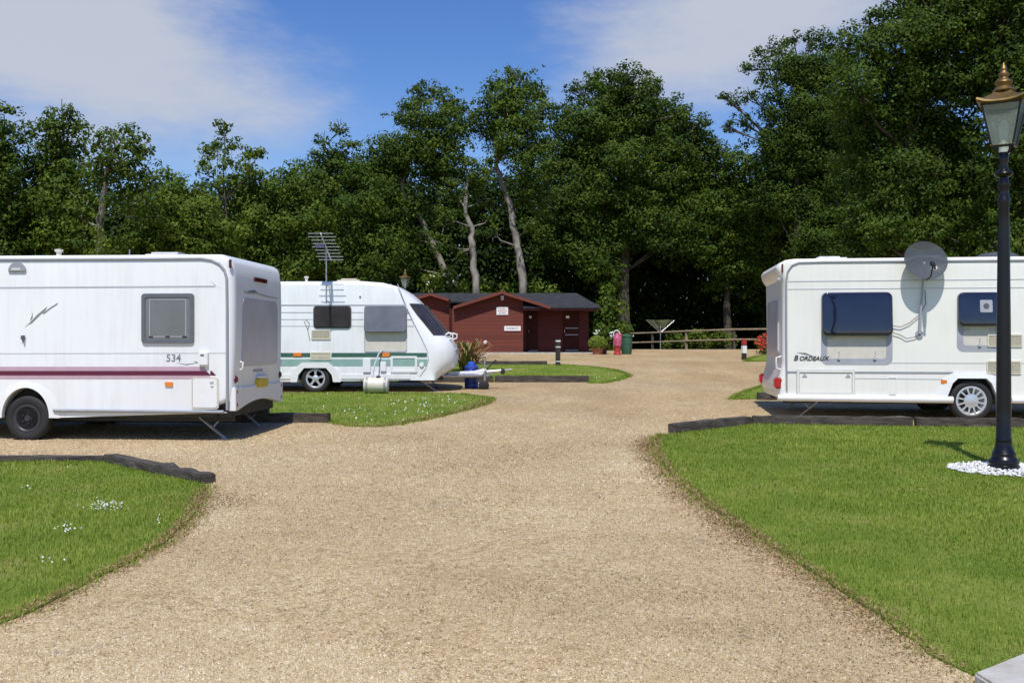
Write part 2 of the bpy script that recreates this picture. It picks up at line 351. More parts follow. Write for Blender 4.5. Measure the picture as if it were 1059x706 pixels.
def textmesh(name, s, size, m, parent, loc, shear=0., weight=0., extra=None, depth=.002):
    V = []; Fs = []
    for (txt, sz, dx) in ([(s, size, 0.)]+(extra or [])):
        cu = bpy.data.curves.new('t', 'FONT'); cu.body = txt; cu.size = sz; cu.shear = shear; cu.offset = weight; cu.extrude = depth
        ob = bpy.data.objects.new('t', cu); COL.objects.link(ob)
        dg = bpy.context.evaluated_depsgraph_get(); me = bpy.data.meshes.new_from_object(ob.evaluated_get(dg))
        b = len(V); V += [(v.co.x+dx, -v.co.z, v.co.y) for v in me.vertices]; Fs += [tuple(i+b for i in p.vertices) for p in me.polygons]
        bpy.data.objects.remove(ob); bpy.data.curves.remove(cu); bpy.data.meshes.remove(me)
    me = bpy.data.meshes.new(name); me.from_pydata(V, [], Fs); me.materials.append(m)
    o = bpy.data.objects.new(name, me); COL.objects.link(o); o.parent = parent; o.location = loc
    return o

# ------------------------------------------------------------------ setting: ground, drive, lawns
def sheet(name, xs, ys, dz, m):
    V = np.array([(x, y, zg(y)+dz) for y in ys for x in xs]); nx = len(xs)
    F = np.array([(j*nx+i, j*nx+i+1, (j+1)*nx+i+1, (j+1)*nx+i) for j in range(len(ys)-1) for i in range(nx-1)])
    return tag(npmesh(name, V, F, m), kind='structure')
sheet('ground', np.array([-600, -100, -40, -15, 0, 15, 40, 100, 600.]), YL, 0., M['ground'])
yd = YL[(YL >= -30) & (YL <= 53)]
sheet('gravel_drive', np.array([-30, -15, -5, 0, 5, 15, 30.]), yd, .004, M['gravel'])

def smooth_poly(pts, seg=.18, jit=.0, closed=True):
    out = []; n = len(pts)
    for i in range(n if closed else n-1):
        a, b = Vector(pts[i]), Vector(pts[(i+1) % n]); L = (b-a).length; k = max(1, int(L/seg))
        for j in range(k):
            p = a+(b-a)*(j/k); out.append((p.x+random.gauss(0, jit), p.y+random.gauss(0, jit)))
    return out
def area_mesh(name, poly, h, m, kind='structure', skirt=True):
    bm = bmesh.new(); vs = [bm.verts.new((x, y, 0)) for x, y in poly]; bm.faces.new(vs)
    bmesh.ops.triangulate(bm, faces=bm.faces)
    y0, y1 = min(p[1] for p in poly), max(p[1] for p in poly)
    for yy in YL:
        if y0 < yy < y1:
            bmesh.ops.bisect_plane(bm, geom=list(bm.verts)+list(bm.edges)+list(bm.faces), plane_co=(0, yy, 0), plane_no=(0, 1, 0))
    if skirt:
        be = [e for e in bm.edges if e.is_boundary]
        ret = bmesh.ops.extrude_edge_only(bm, edges=be)
        low = {v for v in ret['geom'] if isinstance(v, bmesh.types.BMVert)}
        for v in bm.verts: v.co.z = zg(v.co.y)+(-.03 if v in low else h)
    else:
        for v in bm.verts: v.co.z = zg(v.co.y)+h
    bmesh.ops.recalc_face_normals(bm, faces=bm.faces)
    me = bpy.data.meshes.new(name); bm.to_mesh(me); bm.free(); me.materials.append(m)
    o = bpy.data.objects.new(name, me); COL.objects.link(o)
    return tag(o, kind=kind)
def g2(px, py, dz=.0): v = G(px, py, dz); return (v.x, v.y)
H = .015
edgeL = [g2(*p) for p in ((214, 503), (210, 512), (203, 530), (186, 549), (163, 566), (131, 584), (96, 601), (60, 619), (28, 634), (-6, 649), (-90, 672))]
lawnL = [(-9.5, 11.65), (-4.72, 11.6)]+edgeL+[(-6, 3.6), (-9.5, 3.6)]
edgeR = [g2(*p) for p in ((681, 450), (676, 460), (681, 473), (697, 494), (722, 516), (757, 541), (800, 568), (846, 596), (893, 628), (930, 655), (962, 678), (1000, 697), (1030, 712))]
lawnR = [(12, 14.75), (8.4, 15.0), (3.74, 15.6), (2.40, 14.4)]+edgeR+[(2.9, 3.6), (12, 3.6)]
edgeM = [g2(*p) for p in ((507, 412), (506, 416), (492, 421), (470, 427), (440, 434), (412, 439), (392, 441.5), (365, 441), (343, 437.5))]
lawnM = [(-9, 22.25), (-2.0, 22.3), (-1.1, 22.1)]+edgeM+[(-2.9, 16.15), (-9, 16.25)]
edgeI = [g2(*p) for p in ((612, 396.5), (622, 396.5), (636, 394), (647, 390.5), (650, 388.5), (644, 385), (630, 381.5), (608, 379), (580, 377.2))]
lawnI = [(-5.5, 26.1), (2.0, 26.1)]+edgeI+[(1.2, 34.1), (-5.5, 34.1)]
lawnB = [g2(*p) for p in ((757, 413), (764, 408), (776, 403), (795, 397), (815, 392))]+[(13, 26), (13, 20.6), (5.1, 20.75)]
lawnF = [g2(*p) for p in ((771, 374), (774, 371), (782, 368.5), (800, 366))]+[(19, 44), (19, 38.5)]
LAWNS = []
for poly, jit in ((lawnL, .02), (lawnR, .025), (lawnM, .03), (lawnI, .03), (lawnB, .03), (lawnF, .05)):
    pp = smooth_poly(poly, .16, jit*.6); LAWNS.append(pp); area_mesh('lawn', pp, H, M['lawn'])
def inside(pts, poly):
    x, y = pts[:, 0], pts[:, 1]; r = np.zeros(len(pts), bool); n = len(poly)
    for i in range(n):
        x0, y0 = poly[i]; x1, y1 = poly[(i+1) % n]
        if y0 == y1: continue
        c = ((y0 > y) != (y1 > y)) & (x < (x1-x0)*(y-y0)/(y1-y0)+x0); r ^= c
    return r
zgv = lambda y: np.interp(y, YL, _zz)
SOILX = g2(226, 519)

def vnoise(p, sc, seed):
    g = np.random.default_rng(seed).random((64, 64)); q = p*sc+100; i0 = np.floor(q).astype(int); f = q-i0; f = f*f*(3-2*f)
    a = g[i0[:, 0] % 64, i0[:, 1] % 64]; b = g[(i0[:, 0]+1) % 64, i0[:, 1] % 64]; c = g[i0[:, 0] % 64, (i0[:, 1]+1) % 64]; d = g[(i0[:, 0]+1) % 64, (i0[:, 1]+1) % 64]
    return (a*(1-f[:, 0])+b*f[:, 0])*(1-f[:, 1])+(c*(1-f[:, 0])+d*f[:, 0])*f[:, 1]
# grass blades (one mass), denser near the camera
def grass_mass():
    Cs, Hs = [], []
    for pp, dens in zip(LAWNS, (3600, 3600, 900, 420, 420, 150)):
        a = np.array(pp); lo, hi = a.min(0), a.max(0); lo = np.maximum(lo, [-9.2, 3.6]); hi = np.minimum(hi, [9.5, 46])
        n = int((hi-lo).prod()*dens); p = rng.uniform(lo, hi, size=(n, 2))
        keep = (np.abs(p[:, 0]) < .56*p[:, 1]+.6) & (rng.random(n) < np.clip(7.5/p[:, 1], .2, 1))
        p = p[keep]; p = p[inside(p, pp)]
        Cs.append(p)
        # longer tufts along the unmown edge
        e = a[rng.integers(0, len(a), int(len(a)*60))]; e = e+rng.normal(0, .05, e.shape)+rng.uniform(-.08, .08, e.shape)*.7
        e = e[(np.abs(e[:, 0]) < .56*e[:, 1]+.6) & (e[:, 1] > 3.6)]; Cs.append(e)
    p = np.concatenate(Cs); n = len(p); y = p[:, 1]
    # patchiness
    pat = .5+.25*np.sin(p[:, 0]*1.7+.8*np.sin(y*.9))+.25*np.sin(y*1.35+p[:, 0]*.6+1.3*np.sin(p[:, 0]*2.1))
    h = rng.uniform(.012, .032, n)*(.75+.5*pat); h *= np.where(rng.random(n) < .02, 1.8, 1)
    w = np.clip(.0022*np.sqrt(y/4.5)*np.sqrt(y/4.5), .0022, .012)*rng.uniform(.7, 1.4, n)
    a = rng.uniform(0, 2*math.pi, n); d = np.stack([np.cos(a), np.sin(a)], 1); q = np.stack([-d[:, 1], d[:, 0]], 1)
    ln = rng.uniform(.2, 1.0, n)*h
    ins = np.array([inside(p, pp) for pp in LAWNS]).any(0); base = np.concatenate([p, (zgv(y)+np.where(ins, H-.008, .002))[:, None]], 1)
    V = np.empty((n, 3, 3)); V[:, 0] = base; V[:, 1] = base; V[:, 2] = base
    V[:, 0, :2] += q*w[:, None]; V[:, 1, :2] -= q*w[:, None]; V[:, 2, :2] += d*ln[:, None]; V[:, 2, 2] += h+.01
    pat2 = np.sin(p[:, 0]*3.1+2*np.sin(y*1.9))*np.sin(y*2.7+1.5*np.sin(p[:, 0]*2.3)); t = np.clip(rng.normal(.42, .22, n)+.25*(pat-.5)+.12*pat2+.9*np.clip(.6*vnoise(p, 1.1, 21)+.4*vnoise(p, 3.7, 22)-.60, 0, .4), 0, 1)
    tag(npmesh('grass', V.reshape(-1, 3), np.arange(3*n).reshape(n, 3), M['grass'], t), kind='stuff')
    print('grass', n)
grass_mass()
# clover and daisies
def flowers():
    C = []
    for (px, py, sx_, sy_, n, dz) in ((108, 526, 12, 2.5, 46, H), (72, 549, 7, 2.0, 14, H), (95, 523, 18, 3, 12, H), (166, 541, 2, 1.5, 5, H), (50, 585, 9, 4, 5, H), (40, 500, 30, 8, 5, H), (425, 418, 14, 5, 26, H), (462, 416, 12, 3, 16, H), (390, 430, 30, 5, 18, H), (345, 420, 35, 9, 10, H), (620, 390, 10, 2.5, 16, H), (800, 431.5, 60, 1.5, 12, H)):
        for _ in range(n):
            v = G(random.gauss(px, sx_), random.gauss(py, sy_), dz); v.z += random.uniform(.025, .045); C.append(v)
    C = np.array([tuple(c) for c in C]); C = C[np.array([inside(C[:, :2], pp) for pp in LAWNS]).any(0)]
    C = np.repeat(C, 3, 0)+rng.normal(0, .003, (len(C)*3, 3))
    leaves('daisies', C, rng.normal(0, .5, C.shape)+[0, -.3, 1], np.clip(.0014*C[:, 1], .012, .026)*rng.uniform(.8, 1.3, len(C)), rng.random(len(C)), M['petals'], wid=1.)
    tag(bpy.data.objects['daisies'], kind='stuff')
flowers()
def pebbles(name, p, z, s, m, tint):
    n = len(p); base = np.array([(1, 0, 0), (-1, 0, 0), (0, 1, 0), (0, -1, 0), (0, 0, .7), (0, 0, -.7)])
    V = base[None]*rng.uniform(.55, 1.15, (n, 6, 1))*s[:, None, None]*np.stack([rng.uniform(.8, 1.4, n), rng.uniform(.7, 1.1, n), rng.uniform(.6, 1, n)], 1)[:, None]
    a = rng.uniform(0, 2*math.pi, n); c, sn = np.cos(a)[:, None], np.sin(a)[:, None]
    X = V[..., 0]*c-V[..., 1]*sn; Y = V[..., 0]*sn+V[..., 1]*c
    V = np.stack([X+p[:, 0:1], Y+p[:, 1:2], V[..., 2]+z[:, None]], -1)
    f = np.array([(0, 2, 4), (2, 1, 4), (1, 3, 4), (3, 0, 4), (2, 0, 5), (1, 2, 5), (3, 1, 5), (0, 3, 5)])
    F = (np.arange(n)[:, None, None]*6+f[None]).reshape(-1, 3)
    return npmesh(name, V.reshape(-1, 3), F, m, np.repeat(tint, 8))
n = 720000
y = 3.7+rng.random(n)**1.9*14.5; x = rng.uniform(-1, 1, n)*(.54*y+.3); p = np.stack([x, y], 1)
ins = np.array([inside(p, pp) for pp in LAWNS[:2]]).any(0); wear = .55*vnoise(p, .9, 1)+.3*vnoise(p, 2.3, 2)+.15*vnoise(p, 6., 3)
keep = ~ins & (rng.random(n) < np.clip(1.25-.075*(p[:, 1]-3.7), .04, 1)) & (rng.random(n) < np.clip(1.25-1.9*np.clip(wear-.50, 0, 1)*3, .40, 1)); p = p[keep]; wear = wear[keep]; y = p[:, 1]; n = len(p)
sz = rng.uniform(.0038, .0082, n)*np.clip(y/6.5, 1, 1.7)
base = np.array([(1, .1, -.2), (.1, 1, -.2), (-1, -.1, -.2), (-.1, -1, -.2), (0, 0, 1.05)])
V = base[None]*rng.uniform(.5, 1.2, (n, 5, 1))*sz[:, None, None]*np.stack([rng.uniform(.8, 1.4, n), rng.uniform(.7, 1.1, n), rng.uniform(.7, 1.25, n)], 1)[:, None]
V[:, 4, :2] += rng.normal(0, .45, (n, 2))*sz[:, None]
aa = rng.uniform(0, 2*math.pi, n); cc, sn = np.cos(aa)[:, None], np.sin(aa)[:, None]
V = np.stack([V[..., 0]*cc-V[..., 1]*sn+p[:, 0:1], V[..., 0]*sn+V[..., 1]*cc+p[:, 1:2], V[..., 2]+(zgv(y)+.004)[:, None]], -1)
F = (np.arange(n)[:, None, None]*5+np.array([(0, 1, 4), (1, 2, 4), (2, 3, 4), (3, 0, 4)])[None]).reshape(-1, 3)
tag(npmesh('gravel_stones', V.reshape(-1, 3), F, M['stones'], np.repeat(np.clip(rng.normal(.54, .21, n)-.36*(vnoise(p, .7, 5)-.5)-.18*(vnoise(p, 2.9, 6)-.5), 0, 1), 4)), kind='stuff')

# earth crumbs and dead thatch along the worn margins
def litter():
    P_, T_ = [], []
    for edge, sg, dn in ((edgeR, .10, 1700), (edgeL, .05, 900), (edgeM, .08, 420)):
        e = np.array(smooth_poly(edge, .1, closed=False)); e = e[np.abs(e[:, 0]) < .6*e[:, 1]+.5]
        w_ = (.35+.65*vnoise(e, 1.6, 31))*np.clip(np.minimum(np.arange(len(e)), len(e)-np.arange(len(e)))/9., 0, 1)+1e-4
        k_ = rng.choice(len(e), int(len(e)*dn*.1), p=w_/w_.sum()); 
        tg = np.gradient(e, axis=0)[k_]; nm_ = unit(np.stack([-tg[:, 1], tg[:, 0]], 1))*(1 if edge is edgeL else -1)
        P_.append(e[k_]+nm_*np.abs(rng.normal(0, sg*1.4, len(k_)))[:, None]-nm_*.05+unit(tg)*rng.uniform(-.09, .09, (len(k_), 1))+rng.normal(0, .03, (len(k_), 2)))
    P_.append(np.array(SOILX)+rng.normal(0, 1, (2600, 2))*[.20, .24])
    p = np.concatenate(P_); ins = np.array([inside(p, pp) for pp in LAWNS]).any(0)
    z = zgv(p[:, 1])+np.where(ins, H, .004); y = p[:, 1]
    tag(pebbles('soil_crumbs', p, z, rng.uniform(.003, .008, len(p))*np.clip(y/6, 1, 1.8), M['crumb'], np.clip(rng.normal(.4, .25, len(p)), 0, 1)), kind='stuff')
    q = p[:-2600][rng.random(len(p)-2600) < .8]; n = len(q); ins = np.array([inside(q, pp) for pp in LAWNS]).any(0)
    C = np.concatenate([q, (zgv(q[:, 1])+np.where(ins, H+.012, .012))[:, None]], 1)
    leaves('dead_thatch', C, rng.normal(0, .35, C.shape)+[0, 0, 1], rng.uniform(.02, .055, n)*np.clip(q[:, 1]/6, 1, 1.6), rng.random(n), M['thatch'], wid=.14); tag(bpy.data.objects['dead_thatch'], kind='stuff')
litter()

# concrete slab corner beside the drive
s = MB(); d1 = Vector((.79, .61)); d2 = Vector((.06, -.998)); c0 = Vector((2.02, 4.36))
q = [c0, c0+d2*1.5, c0+d2*1.5+d1*1.6, c0+d1*1.6]; zb, zt = zg(4)-.02, zg(4)+.055
s.add([(v.x, v.y, zb) for v in q]+[(v.x, v.y, zt) for v in q], [(3,2,1,0),(4,5,6,7),(0,1,5,4),(1,2,6,5),(2,3,7,6),(3,0,4,7)])
tag(s.build('concrete_slab', M['conc'], bevel=.012), 'pale concrete slab set at the edge of the mown grass near the gravel', 'slab')

# ------------------------------------------------------------------ timber sleepers
def sleeper(a, b, label, h=.15, w=.18, dz=0.):
    a, b = Vector(a), Vector(b); d = b-a; L = d.length; m = (a+b)/2
    bm = bmesh.new(); bmesh.ops.create_cube(bm, size=1)
    bmesh.ops.subdivide_edges(bm, edges=[e for e in bm.edges if abs(e.verts[0].co.x-e.verts[1].co.x) > .5], cuts=14)
    for v in bm.verts:
        v.co = Vector((v.co.x*L, v.co.y*w, v.co.z*h)); v.co += Vector((random.gauss(0, .004), random.gauss(0, .006), random.gauss(0, .005)))
    bmesh.ops.bevel(bm, geom=[e for e in bm.edges if e.calc_face_angle(0) > R(50)], offset=.014, segments=2, affect='EDGES')
    me = bpy.data.meshes.new('timber_sleeper'); bm.to_mesh(me); bm.free(); me.materials.append(M['sleeper'])
    o = bpy.data.objects.new('timber_sleeper', me); COL.objects.link(o)
    za, zb_ = zg(a.y), zg(b.y)
    o.location = (m.x, m.y, (za+zb_)/2+h/2-.02+dz); o.rotation_euler = (0, -math.atan2(zb_-za, L), math.atan2(d.y, d.x))
    return tag(o, label, 'timber edging', 'dark timber sleepers edging the grass')
e0 = Vector(g2(216, 500))
sleeper((-7.15, 11.75), (-4.76, 11.72), 'dark sleeper along the back of the daisy lawn, beneath the maroon striped caravan wheel', .09)
sleeper((-9.6, 11.8), (-7.2, 11.76), 'dark sleeper in line behind the daisy lawn, running out of the picture', .09)
sleeper((-4.70, 11.66), (e0.x, e0.y), 'angled dark sleeper ending at the brown bare patch beside the daisy lawn', .12)
sleeper((2.33, 14.5), (3.70, 15.66), 'short angled sleeper at the tip of the lamp post lawn', .16)
sleeper((3.80, 15.74), (6.2, 15.46), 'dark sleeper between lawn and corner steady of the satellite dish caravan', .16)
sleeper((6.25, 15.44), (8.7, 15.14), 'dark sleeper between lawn and wheel of the satellite dish caravan', .16)
sleeper(((341-CX)/FPX*16.02, 16.02), (-5.3, 16.08), 'sleeper with weathered cut end poking out behind the maroon striped caravan', .17, .2)
sleeper((-5.35, 16.1), (-7.8, 16.2), 'shaded sleeper lying behind the underside of the maroon striped caravan', .16)
sleeper((-.45, 26.0), (2.0, 26.0), 'dark sleeper along the front of the grass island, beyond the caravan hitch', .19, .2)
sleeper((-2.95, 26.0), (-.5, 26.0), 'dark sleeper running behind the blue water barrel', .19, .2)
sleeper((-1.35, 34.1), (1.2, 34.1), 'thin looking dark sleeper along the back of the grass island, before the shed', .15, .2)
sleeper((5.06, 20.55), (7.5, 20.45), 'dark sleeper whose end shows past the rear of the satellite dish caravan', .17, .2)

# ------------------------------------------------------------------ caravans
class Frame:
    def __init__(s, X, Y, rz):
        s.O = Vector((X, Y, zg(Y))); s.rz = rz; s.ex = Vector((math.cos(rz), math.sin(rz), 0)); s.ey = Vector((-math.sin(rz), math.cos(rz), 0))
    def S(s, px, py, yo=0.):
        d = Vector(((px-CX)/FPX, 1, (CY-py)/FPX)); o = s.O-Vector((0, 0, EYE))
        t = (o.dot(s.ey)+yo)/d.dot(s.ey); p = d*t-o
        return p.dot(s.ex), p.z
    def rear(s, px, py, xo=0.):
        d = Vector(((px-CX)/FPX, 1, (CY-py)/FPX)); o = s.O-Vector((0, 0, EYE))
        t = (o.dot(s.ex)+xo)/d.dot(s.ex); p = d*t-o
        return p.dot(s.ey), p.z
    def rect(s, x0, y0, x1, y1, yo=0.):
        a = s.S(x0, (y0+y1)/2, yo)[0]; b = s.S(x1, (y0+y1)/2, yo)[0]; c = s.S((x0+x1)/2, y0, yo)[1]; d = s.S((x0+x1)/2, y1, yo)[1]
        return a, b, d, c          # u0,u1,z0,z1
def body_grid(prof, W, rp, rm, rr, zone=None, qs=(0, .006, .02, .045, .08, .13, .2, .3, .45, .65)):
    """prof: closed outline (x,z) ; rp/rm plan rounding radius at +x/-x end, rr roof edge radius"""
    n = len(prof); A = sum(prof[i][0]*prof[(i+1) % n][1]-prof[(i+1) % n][0]*prof[i][1] for i in range(n))
    sg = 1 if A > 0 else -1
    nr = []
    for i in range(n):
        a, b, c = Vector(prof[i-1]), Vector(prof[i]), Vector(prof[(i+1) % n])
        e1, e2 = (b-a).normalized(), (c-b).normalized()
        v = Vector((e1.y+e2.y, -e1.x-e2.x))*sg; nr.append(v.normalized() if v.length > 1e-6 else Vector((0, 0)))
    ys = [q for q in qs if q < W/2-.05]+[W/2]+[W-q for q in reversed(qs) if q < W/2-.05]
    x_mid = (min(p[0] for p in prof)+max(p[0] for p in prof))/2; zt = max(p[1] for p in prof)
    rows = []
    for yv in ys:
        q = min(yv, W-yv); row = []
        for p, v in zip(prof, nr):
            if zone:
                ins_ = lambda Rv: 0. if (Rv <= 1e-6 or q >= Rv) else Rv-math.sqrt(max(0, Rv*Rv-(Rv-q)**2))
                za_ = zone[0]+(2.0-p[1])*zone[1]; t_ = min(1, max(0, (p[0]-za_)/.62)); t_ = t_*t_*(3-2*t_)
                back = rm if (v.x < -.5 and p[0] < x_mid) else 0.
                row.append(Vector((p[0]-ins_(rp)*t_+ins_(back)*abs(v.x), yv, p[1]-ins_(rr)*max(0, v.y)))); continue
            wx, wz = max(0, abs(v.x)), max(0, v.y)
            outer = abs(p[0]-x_mid) > .55*abs(max(pp[0] for pp in prof)-x_mid)
            rx_ = (rp if p[0] > x_mid else rm) if outer else 0.
            Rv = max(rx_*wx, rr*wz) if (v.y > -.75) else 0.
            ins = 0. if (Rv <= 1e-6 or q >= Rv) else Rv-math.sqrt(max(0, Rv*Rv-(Rv-q)**2))
            row.append(Vector((p[0]-v.x*ins, yv, p[1]-v.y*ins)))
        rows.append(row)
    return rows
def grid_mb(rows, close=True):
    mb = MB(); n = len(rows[0]); mb.v = [tuple(p) for r in rows for p in r]
    for j in range(len(rows)-1):
        for i in range(n if close else n-1):
            k = (i+1) % n; mb.f.append((j*n+i, j*n+k, (j+1)*n+k, (j+1)*n+i))
    if close: mb.f.append(tuple(range(n))); mb.f.append(tuple(range((len(rows)-1)*n, len(rows)*n)))
    return mb
def patch(rows, i0, i1, j0, j1, off):
    sub = [r[i0:i1+1] for r in rows[j0:j1+1]]; out = []
    for j, r in enumerate(sub):
        o = []
        for i, p in enumerate(r):
            a = sub[min(j+1, len(sub)-1)][i]-sub[max(j-1, 0)][i]; b = r[min(i+1, len(r)-1)]-r[max(i-1, 0)]
            nn = a.cross(b).normalized(); o.append((p, nn))
        out.append(o)
    sgn = 1 if out[len(out)//2][len(out[0])//2][1].x > 0 else -1
    mb = MB(); n = len(out[0])
    mb.v = [tuple(p+nn*sgn*off) for r in out for p, nn in r]
    mb.f = [(j*n+i, j*n+i+1, (j+1)*n+i+1, (j+1)*n+i) for j in range(len(out)-1) for i in range(n-1)]
    return mb
def arc(cx, cz, r, a0, a1, n=10): return [(cx+r*math.cos(R(a0+(a1-a0)*k/n)), cz+r*math.sin(R(a0+(a1-a0)*k/n))) for k in range(n+1)]

def wheel(parent, u, y, r, rimr, style, rimmat, wd=.17):
    h = MB().lathe([(.0, .03), (rimr*.9, .03), (rimr*.95, wd-.02), (0, wd-.02)], (0, 0, 0), 28, 'Y').build('wheel', M['blacksteel'], parent, 40)
    h.location = (u, y, r-.006)
    t = MB().lathe([(rimr, .012), (rimr+.012, 0), (r-.05, -.006), (r-.018, .004), (r-.002, .028), (r, wd*.5), (r-.002, wd-.028), (r-.02, wd), (rimr, wd), (rimr-.01, wd*.5), (rimr, .012)], (0, 0, 0), 40, 'Y')
    t.build('tyre', M['rubber'], h, 50)
    m = MB()
    m.lathe([(rimr-.035, .012), (rimr-.02, -.002), (rimr+.004, 0), (rimr+.004, .014), (rimr-.022, .022), (rimr-.035, .012)], (0, 0, 0), 40, 'Y')
    if style == 'steel':
        m.lathe([(0, .0), (.035, .0), (.05, .02), (.085, .028), (.10, .012), (rimr-.055, .012), (rimr-.03, .02), (rimr-.03, .026), (0, .03)], (0, 0, 0), 32, 'Y')
        for k in range(5):
            a = 2*math.pi*k/5; m.lathe([(0, -.012), (.011, -.012), (.011, .02)], (.067*math.cos(a), .005, .067*math.sin(a)), 8, 'Y')
    else:
        n, w0, w1 = (5, .075, .045) if style == 'five' else (12, .022, .030)
        m.lathe([(0, -.012), (.055, -.010), (.075 if style == 'five' else .115, .004), (.08 if style == 'five' else .115, .026), (0, .026)], (0, 0, 0), 28, 'Y')
        for k in range(n):
            a = 2*math.pi*k/n+.3; c, s_ = math.cos(a), math.sin(a); r0, r1 = .04, rimr-.02
            if style != 'five': r0 = .10
            pts = [(r0, -w0/2), (r1, -w1/2), (r1, w1/2), (r0, w0/2)]
            if style == 'five': pts = [(r0, -.03), ((r0+r1)/2, -.022), (r1, -.038), (r1, .038), ((r0+r1)/2, .022), (r0, .03)]
            m.prism([(x*c-z*s_, x*s_+z*c) for x, z in pts], -.003, .02)
    m.build('rim', rimmat, h, 35)
    return h
def steady(parent, u, y, zt, sgn, ln=.42):
    m = MB(); a = Vector((u, y, zt)); f = Vector((u+sgn*ln, y, .015))
    for dy in (-.025, .025): m.tube([a+Vector((0, dy, 0)), f+Vector((0, dy, 0))], .013, 6)
    m.box(((a.x+f.x)/2, y, (a.z+f.z)/2), (.03, .06, .03)); m.box((f.x, y, .012), (.14, .10, .02))
    m.tube([Vector((u+sgn*ln*.95, y, zt)), a*.45+f*.55], .012, 6)
    m.build('corner_steady', M['steel'], parent)

# ---- caravan with the maroon stripe (rear end visible)
f1 = Frame((240-CX)/FPX*13.5, 13.5, R(-4)); S = f1.S
c1 = empty('caravan', f1.O, f1.rz, label='white caravan with maroon stripe and yellow number plate, rear end turned to the drive', cat='caravan', group='caravans parked on gravel pitches')
zr = S(200, 263)[1]; zb = S(200, 427)[1]; zb2 = S(80, 432)[1]; wu, wz = S(27, 434); WR = .315; L1 = -5.75; Wd = 2.25
arc1 = [(max(min(x, wu+.40), wu-.40), z) for x, z in arc(wu, WR+.02, .40, 0, 180, 14)]
prof = [(-.34, .46), (-.04, .56), (.0, .74), (.015, 1.3), (.02, 1.9), (.012, zr-.30), (-.01, zr-.12), (-.05, zr-.05), (-.13, zr-.006), (-.22, zr), (L1+.9, zr), (L1+.45, zr-.1), (L1+.15, zr-.5), (L1-.05, 1.2), (L1, .6), (L1+.15, zb2), (wu-.40, zb2)]
prof += [(x, z) for x, z in reversed(arc1)]+[(wu+.40, zb2), (-.1, zb)]
rows = body_grid(prof, Wd, .11, .3, .035)
grid_mb(rows).build('body', M['white1'], c1, 35)
MB().bb(L1+.3, -.25, .12, Wd-.12, .33, zb2-.002+.06).bb(L1+.2, -.1, .3, .4, .26, .36).bb(L1+.2, -.1, Wd-.4, Wd-.3, .26, .36).tube([(wu, .05, WR), (wu, Wd-.05, WR)], .04).bb(wu-.46, wu+.46, .24, Wd-.24, .34, .95).bb(-.31, -.10, .14, Wd-.14, .33, .60).build('chassis', M['chassis'], c1)
wheel(c1, wu, .02, WR, .19, 'steel', M['blacksteel']); w = wheel(c1, wu, Wd-.02, WR, .19, 'steel', M['blacksteel']); w.rotation_euler = (0, 0, math.pi)
# arch moulding
o_ = arc(wu, WR+.02, .475, -2, 182, 24); i_ = [(wu+(x-wu)*.40/.475, z) for x, z in arc(wu, WR+.02, .40, -2, 182, 24)]
m = MB(); nn = len(o_)
for k in range(nn-1):
    a, b, c, d = o_[k], o_[k+1], i_[k+1], i_[k]; i_in = lambda q, yy: (q[0], yy, q[1])
    m.add([i_in(a, -.004), i_in(b, -.004), i_in(c, -.022), i_in(d, -.022), i_in(a, .02), i_in(b, .02), i_in(c, .05), i_in(d, .05)], [(0,1,2,3),(0,4,5,1),(3,2,6,7)])
m.build('wheel_arch', M['moulding'], c1, 60)
# gutter rail that turns down the rear corner
gu = [S(-250, 269), S(0, 268.6), S(150, 268), S(208, 267.5)]
tp = [Vector((u, -.006, z)) for u, z in gu]+[Vector((S(x, yv)[0], -.006, S(x, yv)[1])) for x, yv in ((219, 269), (227, 273), (232, 279), (234.5, 288), (235, 320), (235, 424))]
MB().tube(tp, .018, 8).build('gutter_trim', M['trimgrey'], c1, 60)
m = MB()
for (x0, y0, x1, y1, hh, yy) in ((-250, 299, 222, 296, .010, -.004), (-250, 366, 206, 365, .004, -.003), (216, 365, 234, 365, .004, -.003)):
    u0, z0 = S(x0, y0); u1, z1 = S(x1, y1); m.add([(u0, yy, z0-hh), (u1, yy, z1-hh), (u1, yy, z1+hh), (u0, yy, z0+hh), (u0, .01, z0-hh), (u1, .01, z1-hh), (u1, .01, z1+hh), (u0, .01, z0+hh)], [(0,1,2,3),(4,7,6,5),(0,4,5,1),(1,5,6,2),(2,6,7,3),(3,7,4,0)])
m.build('panel_seam', M['seam'], c1)
def slant(mb, fr, x0, x1, yt, yb, sl, yy):
    a, b, c, d = fr.S(x0, yt), fr.S(x1, yt), fr.S(x1+sl, yb), fr.S(x0, yb)
    return mb.prism([a, b, c, d], yy, .01)
slant(MB(), f1, -250, 211, 379, 392, 8, -.002).build('mauve_stripe', M['pink'], c1)
slant(slant(MB(), f1, -250, 213.5, 383.4, 388, 4.5, -.0045), f1, 217.5, 219, 383.4, 388, 4.5, -.0045).build('maroon_stripe', M['maroon'], c1)
u0, u1, z0, z1 = f1.rect(-250, 423, 232, 426)
u0 = S(56, 424)[0]; MB().tube([(u0, -.02, (z0+z1)/2+.01), (u1, -.02, (z0+z1)/2)], .022, 10).build('side_rail', M['trimgrey'], c1, 60)
u0, u1, z0, z1 = f1.rect(147, 303.5, 201, 355)
win = MB().ring(rrect(u0, u1, z0, z1, .045), rrect(u0+.05, u1-.05, z0+.05, z1-.05, .03), -.028, .01).build('window', M['greyframe'], c1, 40)
MB().prism(rrect(u0+.048, u1-.048, z0+.048, z1-.048, .03), -.016, .008).build('pane', M['greypane'], win)
MB().ring(rrect(u0+.105, u1-.105, z0+.085, z1-.075, .02), rrect(u0+.118, u1-.118, z0+.098, z1-.088, .015), -.020, -.0158).build('inner_frame', M['seal'], win)
